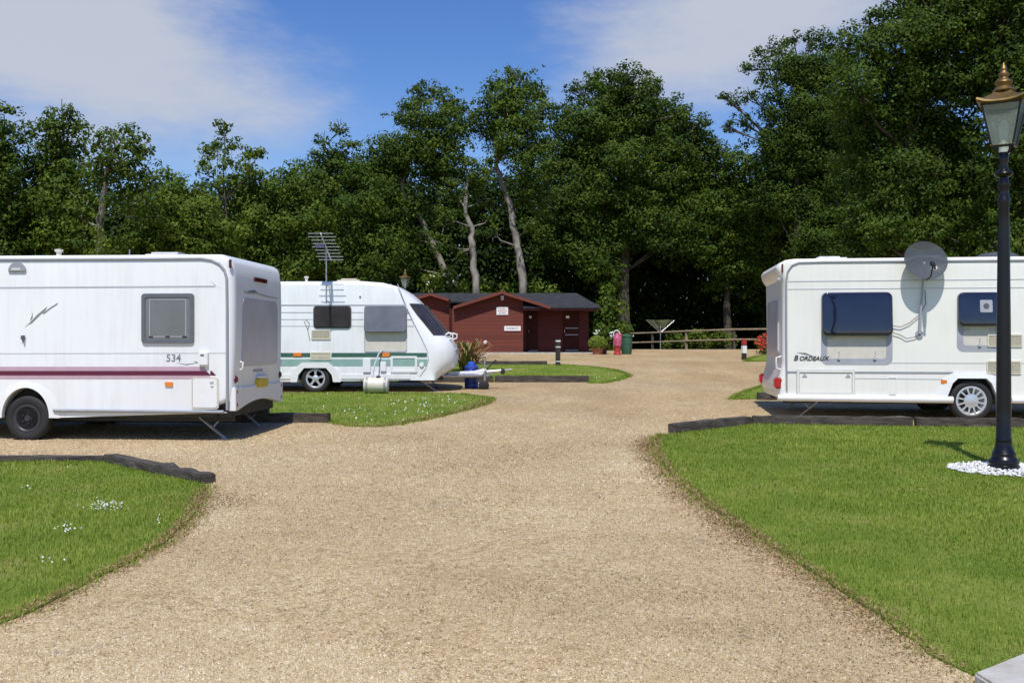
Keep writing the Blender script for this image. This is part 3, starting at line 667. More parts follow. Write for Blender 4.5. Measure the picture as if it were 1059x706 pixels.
for uu in (u0+.13, (u0+u1)/2, u1-.13): MB().bb(uu-.03, uu+.03, -.026, -.016, z0+.085, z0+.10).build('catch', M['black'], win)
u0, u1, z0, z1 = f1.rect(199.5, 391.5, 225, 421.5)
ht = MB().prism(rrect(u0, u1, z0, z1, .03), -.016, .01).build('service_hatch', M['moulding'], c1, 40, bevel=.006)
MB().ring(rrect(u0-.018, u1+.018, z0-.018, z1+.018, .04), rrect(u0-.004, u1+.004, z0-.004, z1+.004, .03), -.012, .01).build('hatch_frame', M['cream'], ht)
MB().bb(u1-.10, u1-.05, -.024, -.014, z1-.06, z1-.035).build('latch', M['seam'], ht); MB().bb(u1-.09, u1-.05, -.024, -.014, z1-.11, z1-.095).build('lock', M['seam'], ht)
u0, u1, z0, z1 = f1.rect(206.5, 364, 216, 377.5)
fl = MB().prism(rrect(u0, u1, z0, z1, .015), -.05, .01).build('socket_box', M['moulding'], c1, 40, bevel=.008)
MB().bb(u0+.03, u1-.05, -.056, -.049, z1-.05, z1-.03).build('lock', M['darktrim'], fl)
u0, u1, z0, z1 = f1.rect(171, 394.8, 179, 399.3); MB().prism(rrect(u0, u1, z0, z1, .01), -.018, .01).build('side_reflector', M['orange'], c1)
u0, u1, z0, z1 = f1.rect(9, 271, 27.5, 281)
dm = [(u0, z0)]+[((u0+u1)/2-(u1-u0)/2*math.cos(a), z0+(z1-z0)*math.sin(a)) for a in np.linspace(0, math.pi, 14)]+[(u1, z0)]
lamp = MB().prism(dm[1:-1], -.03, .01).build('awning_lamp', M['trimgrey'], c1, 40, bevel=.008)
MB().bb(u0+.06, u1-.07, -.034, -.028, z0+.015, z0+.055).build('lens', M['rearpane'], lamp)
def sw(pts, r): return [Vector((S(x, yv)[0], -.004, S(x, yv)[1])) for x, yv in pts], r
m = MB()
m.prism([S(*q) for q in ((26, 338), (31, 333.5), (38, 326), (44, 321), (49, 317), (47, 320.5), (40, 327), (33, 334), (29.5, 335.5))], -.004, .004)
m.prism([S(*q) for q in ((44, 324), (52, 318), (60, 313), (59, 315), (52, 319.5), (45.5, 324.5))], -.004, .004)
m.prism([S(*q) for q in ((31, 332), (34, 323.5), (33.6, 329))], -.004, .004)
m.build('emblem', M['letter'], c1)
u, z = S(24.5, 349); MB().box((u, -.02, z), (.05, .03, .06)).box((u+.012, -.035, z-.02), (.025, .02, .07)).build('door_lock', M['darktrim'], c1, bevel=.005)
u, z = S(171.5, 373.6); textmesh('lettering', '534', .142, M['letter'], c1, (u, -.003, z), .04, .0005)
m = MB(); m.prism([S(*q) for q in ((183, 375.2), (192, 376.4), (203, 375), (201, 373.6), (203, 373.6), (205, 375), (193, 377.4))], -.003, .004); m.build('swoosh', M['letter'], c1)
m = MB(); m.prism([S(*q) for q in ((218, 290), (224, 296), (222.5, 296))], -.003, .004); m.prism([S(*q) for q in ((224.5, 295), (228, 298.5), (226.6, 297.5))], -.003, .004); m.build('trim_arrow', M['seam'], c1)
# roof fittings
u0, u1 = S(155, 260, .7)[0], S(190, 260, .7)[0]
MB().bb(u0, u1, .5, 1.2, zr-.004, zr+.055).bb(u0+.06, u1-.02, .56, 1.14, zr+.05, zr+.085).build('roof_vent', M['moulding'], c1, 40, bevel=.02)
u, _ = S(61, 260, .5); MB().lathe([(.035, 0), (.035, .09), (.055, .10), (.06, .13), (0, .14)], (u, .5, zr-.005), 14).build('flue', M['cream'], c1, 40)
u, _ = S(134, 260, .5); MB().tube([(u, .5, zr-.01), (u, .5, zr+.12)], .008, 6).build('aerial', M['steel'], c1)
# rear details
rr_ = lambda px, py: f1.rear(px, py)
m = MB(); ya, za = rr_(254, 300); yb, zb_ = rr_(286, 358); zt_ = rr_(254, 297)[1]
MB().prismx([(y_, z_) for y_, z_ in rrect(.34, Wd-.30, 1.02, 1.98, .12)], -.01, .028).build('rear_window', M['rearpane'], c1, 40, bevel=.008)
MB().prismx(rrect(.85, 1.42, 2.235, 2.295, .02), -.06, .035).build('brake_light', M['darkred'], c1, 40, bevel=.006)
m = MB(); m.tube([(.026, .40, 2.075), (.026, .55, 2.05), (.026, .95, 2.07)], .007, 6); m.tube([(.026, .95, 2.07), (.026, 1.3, 2.045), (.026, 1.95, 2.035)], .006, 6); m.prismx([(.55, 2.08), (.85, 2.11), (1.0, 2.085), (.85, 2.075), (.7, 2.06)], .0, .024); m.build('rear_emblem', M['letter'], c1)
m = MB(); m.prismx(rrect(.85, 1.25, .93, .965, .01), 0, .018); m.build('rear_badge', M['seal'], c1)
np_ = MB().prismx(rrect(.95, 1.42, .70, .82, .01), 0, .045).build('number_plate', M['yellow'], c1)
MB().prismx(rrect(1.0, 1.37, .828, .875, .02), 0, .07).build('plate_light', M['bwhite'], np_, bevel=.01)
for yy in (.13, Wd-.13):
    for zz, rad, mm in ((.50, .062, 'red'), (.68, .055, 'red'), (.85, .05, 'darkred')):
        o = MB().lathe([(0, .0), (rad, .0), (rad*1.05, .02), (rad*.7, .04), (0, .046)], (0, 0, 0), 20).build('tail_light', M[mm], c1, 50)
        o.location = (-.012, yy, zz); o.rotation_euler = (0, R(90), 0)
for yy in (.25, Wd-.25):
    MB().tube([(.02, yy, .98), (.06, yy, .99), (.065, yy, 1.08), (.02, yy, 1.09)], .012, 8).build('grab_handle', M['moulding'], c1, 60)
arch_ = [(.05, .42)]+[(.05+ (Wd-.1)*t, .40+.13*math.sin(math.pi*t)) for t in np.linspace(0.06, .94, 16)]+[(Wd-.05, .42), (Wd-.05, .74), (.05, .74)]
MB().prismx(arch_, -.07, .03).build('rear_bumper', M['moulding'], c1, 40, bevel=.01)
u, z = S(234.5, 270.5); MB().box((u+.05, -.004, z-.03), (.035, .03, .12)).build('marker_light', M['darkred'], c1, bevel=.008)
steady(c1, -.62, .32, .36, 1); steady(c1, -.62, Wd-.32, .36, 1); steady(c1, L1+.5, .32, .36, -1); steady(c1, L1+.5, Wd-.32, .36, -1)
m = MB(); hx = L1-1.25
for yy in (.35, Wd-.35): m.tube([(L1+.3, yy, .38), (hx, Wd/2, .42)], .04, 8)
m.tube([(hx, Wd/2, .42), (hx-.25, Wd/2, .44)], .035, 8); m.tube([(hx+.1, Wd/2+.1, .05), (hx+.1, Wd/2+.1, .7)], .025, 8); m.build('drawbar', M['steel'], c1)

# ---- caravan with green stripes (front end and hitch visible)
f2 = Frame((448-CX)/FPX*22.6, 22.6, R(0)); S2 = f2.S; W2 = 2.15
c2 = empty('caravan', f2.O, f2.rz, label='older white caravan with two green stripes, sloping front window and bare hitch', cat='caravan', group='caravans parked on gravel pitches')
zr = S2(350, 290.5)[1]; zb = S2(370, 394)[1]; wu, wz = S2(326, 391); WR = .325; L2 = -5.2
xs_ = lambda px, yo=W2/2: S2(px, 350, yo)[0]
arc2 = arc(wu, WR+.03, .40, 4, 176, 14)
prof = [(.06, zb+.02), (.28, .44), (.44, .55), (.50, .73), (.495, .92), (.45, 1.07), (.38, 1.17), (.325, 1.24), (.28, 1.30), (.16, 1.45), (.04, 1.60), (-.09, 1.75), (-.21, 1.90), (-.31, 2.02), (-.43, 2.15), (-.60, 2.29), (-.82, 2.42), (-1.15, zr-.035), (-1.6, zr), (L2+.5, zr-.01), (L2+.2, zr-.12), (L2+.02, zr-.5), (L2, 1.0), (L2+.05, zb), (wu-.40, zb)]
prof += list(reversed(arc2))+[(wu+.40, zb), (-.55, zb+.02)]
rows = body_grid(prof, W2, .58, .2, .10, (-.78, .42))
grid_mb(rows).build('body', M['white2'], c2, 32)
nj = len(rows)
fw = patch(rows, 8, 13, 4, nj-5, .012).build('front_window', M['smoke'], c2, 60)
for jj in (8, nj-9): MB().tube([rows[jj][i]+Vector((.018, 0, .012)) for i in range(8, 14)], .014, 6).build('window_bar', M['darktrim'], fw, 60)
m = MB(); m.tube([Vector((S2(x, yv)[0], -.003, S2(x, yv)[1])) for x, yv in ((411, 293.5), (414, 301), (417, 309), (421, 319), (428, 334), (436, 350), (442, 363), (443, 372), (440, 381), (434, 389))], .010, 6); m.build('corner_seam', M['seam'], c2, 60)
MB().bb(L2+.3, -.3, .12, W2-.12, .33, zb+.06).tube([(wu, .05, WR), (wu, W2-.05, WR)], .04).bb(L2+.3, .2, .3, .38, .28, .36).bb(L2+.3, .2, W2-.38, W2-.3, .28, .36).bb(wu-.44, wu+.44, .24, W2-.24, .34, .95).build('chassis', M['chassis'], c2)
wheel(c2, wu, .02, WR, .215, 'five', M['alloy']); w = wheel(c2, wu, W2-.02, WR, .215, 'five', M['alloy']); w.rotation_euler = (0, 0, math.pi)
# angular wheel-arch moulding
ou = [(wu-.56, zb-.02), (wu-.50, zb+.26), (wu-.30, zb+.42), (wu+.30, zb+.42), (wu+.50, zb+.26), (wu+.58, zb-.02)]
inn = [(wu-.41, zb-.02), (wu-.38, zb+.14), (wu-.25, zb+.30), (wu+.25, zb+.30), (wu+.38, zb+.14), (wu+.41, zb-.02)]
m = MB()
for k in range(5): m.prism([ou[k], ou[k+1], inn[k+1], inn[k]], -.03, .02)
m.build('wheel_arch', M['moulding'], c2)
u0, u1, z0, z1 = f2.rect(200, 384, 436, 392)
for a_, b_ in ((L2+.1, wu-.56), (wu+.58, u1-.25)): MB().bb(a_, b_, -.018, .01, z0, z1-.06).build('side_skirt', M['moulding'], c2, bevel=.008)
m = MB()
for yy, hh, xe in ((315.3, .026, 419), (322.8, .010, 422), (330.0, .007, 425), (337, .004, 428)):
    segs = [(200, 324), (363, 376), (421, xe)] if yy > 317 else [(200, xe)]
    for x0, x1 in segs:
        a, _ = S2(x0, yy); b, z = S2(x1, yy); m.bb(a, b, -.008, .01, z-hh/2, z+hh/2)
m.build('panel_trim', M['seam'], c2)
def stripe(fr, segs, y0, y1, yy):
    m = MB()
    for x0, x1 in segs:
        u0, u1, z0, z1 = fr.rect(x0, y0, x1, y1); m.bb(u0, u1, yy, .01, z0, z1)
    return m
stripe(f2, [(200, 321), (343, 441.5)], 364.8, 369.2, -.004).build('dark_green_stripe', M['green'], c2)
stripe(f2, [(200, 404), (431, 442)], 371.2, 378.5, -.004).build('pale_green_stripe', M['teal'], c2)
u0, u1, z0, z1 = f2.rect(325, 317, 362.5, 338.5)
wn = MB().prism(rrect(u0, u1, z0, z1, .07), -.045, .01).build('window', M['smoke'], c2, 40, bevel=.012)
MB().ring(rrect(u0-.02, u1+.02, z0-.02, z1+.02, .08), rrect(u0, u1, z0, z1, .07), -.02, .01).build('window_seal', M['darktrim'], wn)
u0, u1, z0, z1 = f2.rect(377, 316.5, 420.5, 344)
zlo = f2.rect(377, 316.5, 420.5, 363)[2]
wn = MB().prism(rrect(u0+.01, u1-.01, zlo, z1, .05), -.006, .01).build('window', M['blind'], c2, 40)
MB().ring(rrect(u0-.01, u1+.01, zlo-.02, z1+.01, .06), rrect(u0+.015, u1-.015, zlo+.005, z1-.02, .05), -.014, .01).build('window_seal', M['seam'], wn)
pn = MB().prism(rrect(u0, u1, z0-z1, 0, .08), -.035, .0).build('pane', M['mauvepane'], wn, 40, bevel=.012); pn.location = (0, -.01, z1); pn.rotation_euler = (R(-9), 0, 0)
for rc in ((322, 341, 342, 351), (321, 364, 342.5, 372)):
    u0, u1, z0, z1 = f2.rect(*rc); m = MB(); m.ring(rrect(u0, u1, z0, z1, .02), rrect(u0+.025, u1-.025, z0+.025, z1-.025, .01), -.02, .01)
    for k in range(4):
        zz = z0+.03+(z1-z0-.06)*(k+.5)/4; m.box(((u0+u1)/2, -.008, zz), (u1-u0-.05, .012, (z1-z0)/6), rx=R(25))
    m.bb(u0+.02, u1-.02, -.003, .008, z0+.02, z1-.02); m.build('fridge_vent', M['cream'], c2)
for rc in ((303.5, 364.6, 312, 368.6), (395, 364.6, 403, 368.8)):
    u0, u1, z0, z1 = f2.rect(*rc); MB().bb(u0, u1, -.02, .01, z0, z1).build('side_reflector', M['orange'], c2, bevel=.005)
u0, u1, z0, z1 = f2.rect(404, 368, 431.5, 385)
lk = MB().ring(rrect(u0, u1, z0, z1, .03), rrect(u0+.05, u1-.05, z0+.05, z1-.05, .02), -.024, .01).build('locker_door', M['moulding'], c2, 40)
MB().bb(u0+.045, u1-.045, -.012, .008, z0+.045, z0+.14).build('door_panel', M['white2'], lk)
MB().bb(u0+.045, u1-.045, -.013, .008, z0+.145, z1-.045).build('stripe_panel', M['teal'], lk)
for rc, mm in (((375.5, 371.5, 383.5, 385), 'moulding'), ((393.5, 374, 399.5, 384), 'moulding')):
    u0, u1, z0, z1 = f2.rect(*rc); MB().bb(u0, u1, -.05, .01, z0, z1).build('socket_box', M[mm], c2, bevel=.01)
u, z = S2(436, 377); MB().lathe([(0, -.03), (.05, -.03), (.055, .0)], (u, 0, z), 16, 'Y').build('filler_cap', M['moulding'], c2, 40)
u0, u1 = S2(349, 287, .8)[0], S2(374, 287, .8)[0]
MB().bb(u0, u1, .6, 1.3, zr-.01, zr+.06).bb(u0+.08, u1-.08, .68, 1.22, zr+.05, zr+.10).build('roof_vent', M['cream'], c2, bevel=.025)
u, _ = S2(317, 287, .6); MB().lathe([(.035, 0), (.035, .11), (.055, .12), (.06, .15), (0, .16)], (u, .6, zr-.01), 14).build('flue', M['cream'], c2, 40)
u, z = S2(372.5, 307); MB().lathe([(0, -.012), (.022, -.012), (.022, .01)], (u, 0, z), 10, 'Y').build('roof_stud', M['darktrim'], c2)
m = MB()
for q in (((318, 332), (320, 350), (319, 331)), ((316, 337), (319, 346), (317.5, 337))):
    pass
m.tube([Vector((S2(x, yv)[0], -.004, S2(x, yv)[1])) for x, yv in ((314.5, 332), (318, 340), (320.5, 352))], .008, 6)
m.tube([Vector((S2(x, yv)[0], -.004, S2(x, yv)[1])) for x, yv in ((316.5, 331), (320, 334), (318.5, 341))], .007, 6)
m.build('emblem', M['letter'], c2)
for sy in (.22, W2-.22):
    MB().tube([(.30, sy+.2, 1.20), (.42, sy+.2, 1.24), (.42, sy+.2, 1.34), (.32, sy+.2, 1.36), (.24, sy+.2, 1.30)], .020, 8).build('grab_handle', M['moulding'], c2, 60)
MB().box((.487, W2/2, .98), (.04, 1.2, .03)).build('locker_seam', M['seam'], c2, bevel=.005); MB().box((.495, W2/2, .72), (.03, 1.5, .02)).build('locker_seam', M['seam'], c2, bevel=.005)
MB().box((.36, .50, 1.10), (.05, .12, .05)).build('marker_light', M['darktrim'], c2, bevel=.01)
steady(c2, -.45, .32, .36, 1, .5); steady(c2, -.45, W2-.32, .36, 1, .5); steady(c2, L2+.5, .32, .36, -1); steady(c2, L2+.5, W2-.32, .36, -1)
# hitch
yc = W2/2
def q2(px, py): a = S2(px, py, yc); return a
m = MB()
for yy in (.45, W2-.45): m.tube([(.0, yy, .36), q2(505, 388)[:1]+(yc,)+q2(505, 388)[1:]], .045, 8)
m.build('drawbar', M['steel'], c2, 50)
ff = [q2(464, 384.5), q2(490, 383.5), q2(501, 380.5), q2(504, 381.5), q2(499, 388), q2(464, 390)]
MB().prism(ff, yc-.14, yc+.14).build('hitch_fairing', M['moulding'], c2, bevel=.02)
a = q2(504, 384); b = q2(519, 383)
hd = MB().tube([(a[0]-.15, yc, a[1]-.03), (a[0]+.12, yc, a[1]), (b[0], yc, b[1])], [.05, .045, .035], 10).build('hitch_head', M['alloy'], c2, 50)
MB().lathe([(0, -.09), (.045, -.08), (.06, -.03), (.05, .03), (0, .04)], (b[0]+.02, yc, b[1]-.0), 12).build('coupling', M['black'], hd, 50)
MB().box((b[0]+.12, yc, b[1]+.02), (.26, .05, .035), ry=R(-6)).build('release_lever', M['alloy'], hd, bevel=.01)
MB().tube([(a[0]-.05, yc+.02, a[1]+.03), (a[0]+.18, yc+.02, a[1]+.24)], .014, 8).tube([(a[0]+.15, yc+.02, a[1]+.21), (a[0]+.21, yc+.02, a[1]+.27)], .024, 8).build('handbrake', M['black'], hd)
jx, jz = q2(500.5, 396)
jk = MB().tube([(jx+.02, yc-.10, .22), (jx+.02, yc-.10, .78)], .026, 10).tube([(jx-.06, yc-.10, .80), (jx+.14, yc-.10, .83)], .012, 6).build('jockey_stand', M['steel'], c2, 50)
MB().lathe([(0, 0), (.10, 0), (.125, .015), (.125, .055), (.10, .07), (0, .07)], (jx, yc-.135, .118), 22, 'Y').build('jockey_wheel', M['rubber'], jk, 40)

# ---- caravan with the satellite dish (rear end visible at its left)
f3 = Frame((806-CX)/FPX*16.5, 16.5, R(-7.5)); S3 = f3.S; W3 = 2.3
c3 = empty('caravan', f3.O, f3.rz, label='cream white caravan with dark blue windows propped open behind the black lamp post', cat='caravan', group='caravans parked on gravel pitches')
zr = S3(870, 267)[1]; zb = S3(870, 414)[1]; wu, wz = S3(1005, 418); WR = .335; L3 = 6.1
arc3 = [(x, z) for x, z in arc(wu, WR+.04, .40, 4, 176, 14)]
prof = [(.15, zb-.02), (wu-.40, zb)]+[(x, z) for x, z in reversed(arc3)]+[(wu+.40, zb), (L3-.1, zb), (L3+.1, .7), (L3+.05, 1.3), (L3-.35, zr-.45), (L3-.9, zr-.06), (L3-1.5, zr), (.25, zr), (.10, zr-.02), (-.0, zr-.07), (-.05, zr-.14), (-.02, zr-.25), (.045, zr-.34), (.055, 1.6), (.055, .95), (.03, .8), (-.03, .62), (-.04, .5), (.02, zb+.02)]
rows = body_grid(prof, W3, .35, .12, .035)
grid_mb(rows).build('body', M['white3'], c3, 35)
MB().bb(.3, L3-.3, .12, W3-.12, .33, zb+.05).tube([(wu, .05, WR), (wu, W3-.05, WR)], .04).bb(.1, L3, .3, .38, .26, .36).bb(.1, L3, W3-.38, W3-.3, .26, .36).bb(wu-.46, wu+.46, .24, W3-.24, .34, .95).build('chassis', M['chassis'], c3)
wheel(c3, wu, .02, WR, .235, 'twelve', M['alloy']); w = wheel(c3, wu, W3-.02, WR, .235, 'twelve', M['alloy']); w.rotation_euler = (0, 0, math.pi)
ou = arc(wu, WR+.02, .52, -4, 184, 16); 
inn = [(wu-.42, zb-.02), (wu-.30, WR+.28), (wu-.22, WR+.36), (wu+.22, WR+.36), (wu+.30, WR+.28), (wu+.42, zb-.02)]
ou = [(wu-.60, zb-.01), (wu-.45, WR+.34), (wu-.28, WR+.47), (wu+.28, WR+.47), (wu+.45, WR+.34), (wu+.60, zb-.01)]
m = MB()
for k in range(5):
    a, b, c, d = ou[k], ou[k+1], inn[k+1], inn[k]
    m.add([(a[0], -.006, a[1]), (b[0], -.006, b[1]), (c[0], -.03, c[1]), (d[0], -.03, d[1]), (a[0], .02, a[1]), (b[0], .02, b[1]), (c[0], .06, c[1]), (d[0], .06, d[1])], [(0,1,2,3),(0,4,5,1),(3,2,6,7)])
m.build('wheel_arch', M['moulding'], c3, 50)
tp = [Vector((S3(x, yv)[0], -.006, S3(x, yv)[1])) for x, yv in ((813.5, 404), (813, 330), (813, 292), (814.5, 281), (819, 274.5), (826, 271.6), (850, 271), (1059, 269.2), (1240, 267.5))]
MB().tube(tp, .016, 8).build('gutter_trim', M['trimgrey'], c3, 60)
m = MB()
for x0, y0, x1, y1, hh in ((815, 291, 1240, 287, .006), (815, 299, 1240, 296, .005), (883, 375, 1240, 376, .004), (883, 391, 975, 392, .004)):
    u0, z0 = S3(x0, y0); u1, z1 = S3(x1, y1); m.add([(u0, -.005, z0-hh), (u1, -.005, z1-hh), (u1, -.005, z1+hh), (u0, -.005, z0+hh), (u0, .01, z0-hh), (u1, .01, z1-hh), (u1, .01, z1+hh), (u0, .01, z0+hh)], [(0,1,2,3),(4,7,6,5),(0,4,5,1),(1,5,6,2),(2,6,7,3),(3,7,4,0)])
m.build('panel_seam', M['seam'], c3)
a, z = S3(813.5, 384.5); b, zz = S3(1020, 385.5); m = MB(); m.add([(a, -.008, z-.014), (b, -.008, zz-.014), (b, -.008, zz+.014), (a, -.008, z+.014), (a, .01, z-.014), (b, .01, zz-.014), (b, .01, zz+.014), (a, .01, z+.014)], [(0,1,2,3),(4,7,6,5),(0,4,5,1),(1,5,6,2),(2,6,7,3),(3,7,4,0)])
m.build('dark_trim_line', M['trimgrey'], c3)
def dome_pane(x0, x1, z0, z1, rad):
    mb = MB(); cx_, cz_ = (x0+x1)/2, (z0+z1)/2; rings = []
    for f, yy in ((1., .0), (1., -.018), (.985, -.030), (.96, -.040), (.92, -.0445), (.80, -.0465), (.6, -.0485), (.35, -.0495), (.12, -.050)):
        g = min((x1-x0), (z1-z0))/2*(1-f); rings.append([(x, yy, z) for x, z in rrect(x0+g, x1-g, z0+g, z1-g, max(.01, rad*f))])
    n = len(rings[0]); mb.v = [p for r_ in rings for p in r_]
    for j in range(len(rings)-1):
        for i in range(n): k_ = (i+1) % n; mb.f.append((j*n+i, j*n+k_, (j+1)*n+k_, (j+1)*n+i))
    mb.f.append(tuple(range(n))); mb.f.append(tuple(range((len(rings)-1)*n, len(rings)*n)))
    return mb
def open_window(rc, ypane, tilt, sticker=None):
    u0, u1, z0, z1 = f3.rect(*rc)
    w_ = MB().ring(rrect(u0, u1, z0, z1, .10), rrect(u0+.10, u1-.10, z0+.10, z1-.09, .05), -.0045, .01).build('window', M['seal'], c3, 40)
    MB().prism(rrect(u0+.09, u1-.09, z0+.09, z1-.09, .04), -.002, .006).build('blind', M['blind'], w_)
    for uu in (u0+.28, u1-.28) if u1-u0 > .9 else ((u0+u1)/2,):
        MB().box((uu, -.018, z0+.10), (.05, .02, .03)).tube([(uu, -.02, z0+.10), (uu+.01, -.02, z0+.22)], .007, 6).build('catch', M['seam'], w_)
    for uu, sg in ((u0+.10, 1), (u1-.10, -1)):
        zz = z0+(z1-z0)*.36; MB().tube([(uu, -.014, zz+.0), (uu+sg*.10, -.03, zz+.01)], .010, 6).build('catch', M['seam'], w_)
    hgt = z1-f3.S((rc[0]+rc[2])/2, ypane)[1]
    p_ = dome_pane(u0+.01, u1-.01, -hgt/math.cos(tilt), 0, .09).build('pane', M['navy'], w_, 60)
    p_.location = (0, -.015, z1-.005); p_.rotation_euler = (-tilt, 0, 0)
    for uu in (u0+.06, u1-.06): MB().tube([(uu, -.01, z0+(z1-z0)*.55), (uu, -.02-hgt*math.sin(tilt)*.75, z1-hgt*.78)], .008, 6).build('window_stay', M['steel'], w_)
    if sticker:
        st = MB().prism(rrect(u0+sticker[0], u0+sticker[0]+.19, -sticker[1]-.2, -sticker[1], .02), -.056, -.044).build('sticker', M['seal'], p_)
        MB().lathe([(0, -.060), (.045, -.060), (.045, -.055)], (u0+sticker[0]+.095, 0, -sticker[1]-.10), 18, 'Y').build('sticker_spot', M['darktrim'], p_)
open_window((849, 302, 923, 377), 347, R(5)); open_window((989.5, 302, 1036, 363.5), 337, R(5), (.33, .13))
u0, u1, z0, z1 = f3.rect(825.5, 384, 882, 407.5)
ht = MB().prism(rrect(u0, u1, z0, z1, .02), -.016, .01).build('locker_door', M['white3'], c3, 40, bevel=.004)
MB().ring(rrect(u0-.03, u1+.03, z0-.034, z1+.034, .035), rrect(u0-.018, u1+.018, z0-.02, z1+.02, .03), -.012, .01).build('locker_shadow_ring', M['seam'], ht)  # grey ring standing in for the shadow line around the frame
MB().ring(rrect(u0+.014, u1-.014, z0+.014, z1-.014, .014), rrect(u0+.022, u1-.022, z0+.022, z1-.022, .012), -.019, .0).build('locker_shadow_line', M['seam'], ht)  # inner shadow line of the frame, drawn as a thin grey ring
MB().ring(rrect(u0-.02, u1+.02, z0-.022, z1+.022, .03), rrect(u0+.012, u1-.012, z0+.012, z1-.012, .015), -.032, .01).build('locker_frame', M['cream3'], ht)
for uu in (u0+.06, u1-.12):
    m = MB(); m.add([(uu, -.026, z1-.09), (uu+.08, -.026, z1-.09), (uu+.04, -.026, z1-.03), (uu, -.01, z1-.09), (uu+.08, -.01, z1-.09), (uu+.04, -.01, z1-.03)], [(0,1,2),(3,5,4),(0,3,4,1),(1,4,5,2),(2,5,3,0)])
    m.build('latch', M['seal'], ht)
u0, u1, z0, z1 = f3.rect(918, 390, 927.5, 409)
vb = MB().ring(rrect(u0, u1, z0, z1, .02), rrect(u0+.012, u1-.012, z0+.012, z1-.012, .015), -.010, .01).build('water_inlet', M['moulding'], c3)
MB().bb(u0+.02, u1-.02, -.03, .005, z0-.015, z0+.012).build('inlet_lip', M['trimgrey'], vb)
u0, u1, z0, z1 = f3.rect(973, 392.6, 979.5, 396.8); MB().bb(u0, u1, -.018, .01, z0, z1).build('side_reflector', M['orange'], c3, bevel=.006)
a, z = S3(804, 411); b, zz = S3(985, 413.2)
def halfrail(a, z, b, zz): return MB().tube([(a, -.018, z), (b, -.018, zz)], .055, 14)
halfrail(a, z, b, zz).build('side_skirt', M['moulding'], c3, 60)
halfrail(wu+.60, zz, L3-.2, zz).build('side_skirt', M['moulding'], c3, 60)
for rc in ((1021, 345.5, 1057, 358.5), (1020, 373, 1056, 386.5)):
    u0, u1, z0, z1 = f3.rect(*rc); m = MB(); m.ring(rrect(u0, u1, z0, z1, .02), rrect(u0+.02, u1-.02, z0+.02, z1-.02, .01), -.02, .01)
    for k in range(5): m.box(((u0+u1)/2, -.010, z0+.02+(z1-z0-.04)*(k+.5)/5), (u1-u0-.04, .012, (z1-z0)/8), rx=R(28))
    m.bb(u0+.015, u1-.015, -.003, .008, z0+.015, z1-.015); m.build('fridge_vent', M['cream'], c3)
u, z = S3(820.5, 372.5)
textmesh('lettering', 'B', .120, M['letterb'], c3, (u, -.0065, z), .28, .0022, extra=[('ORDEAUX', .098, .088)])
MB().prism([S3(*q) for q in ((824, 364.4), (833, 364.6), (842, 368.6), (836, 367.4), (830, 366.2))], -.003, .004).build('swoosh', M['letter'], c3)
u, z = S3(809, 277.5); MB().box((u, .0, z), (.03, .04, .15)).build('marker_light', M['darkred'], c3, bevel=.008)
for yy in (.10, W3-.10):
    MB().box((-.015, yy, .60), (.13, .22, .18)).build('tail_light', M['red'], c3, bevel=.025)
MB().prismx(rrect(.45, W3-.45, 1.05, 2.0, .1), .03, .062).build('rear_window', M['rearpane'], c3, bevel=.006)
MB().tube([(.05, .14, .82), (-.03, .14, .84), (-.03, .14, 1.02), (.05, .14, 1.04)], .016, 8).build('grab_handle', M['moulding'], c3, 60)
MB().lathe([(0, -.03), (.03, -.02), (.035, .02)], (.0, .06, zr-.34), 12, 'Y').build('rear_lamp', M['seal'], c3, 40)
u0, u1 = S3(841, 265, .8)[0], S3(874, 265, .8)[0]
MB().bb(u0, u1, .55, 1.25, zr-.01, zr+.06).bb(u0+.05, u1-.10, .62, 1.18, zr+.05, zr+.085).build('roof_vent', M['moulding'], c3, bevel=.02)
u0, u1 = S3(940, 265, .8)[0], S3(972, 265, .8)[0]
MB().bb(u0, u1, .55, 1.25, zr-.01, zr+.08).build('roof_vent', M['moulding'], c3, bevel=.025)
u0, u1 = S3(1011, 262, .8)[0], S3(1058, 262, .8)[0]
rl = MB().bb(u0, u1, .6, 1.3, zr-.01, zr+.03).build('rooflight', M['moulding'], c3, bevel=.01)
MB().lathe([(.36, 0), (.35, .05), (.28, .10), (.15, .13), (0, .14)], ((u0+u1)/2, .95, zr+.02), 24).build('rooflight_dome', M['dish'], rl, 60)
u, _ = S3(953, 262, 1.4); MB().tube([(u, 1.4, zr-.01), (u, 1.4, zr+.25)], .012, 8).build('flue', M['moulding'], c3)
steady(c3, .75, .32, .36, -1, .40); steady(c3, .75, W3-.32, .36, -1, .40); steady(c3, L3-.6, .32, .36, 1); steady(c3, L3-.6, W3-.32, .36, 1)
m = MB()
for yy in (.35, W3-.35): m.tube([(L3-.3, yy, .38), (L3+1.2, W3/2, .42)], .04, 8)
m.tube([(L3+1.2, W3/2, .42), (L3+1.45, W3/2, .44)], .035, 8); m.build('drawbar', M['steel'], c3)

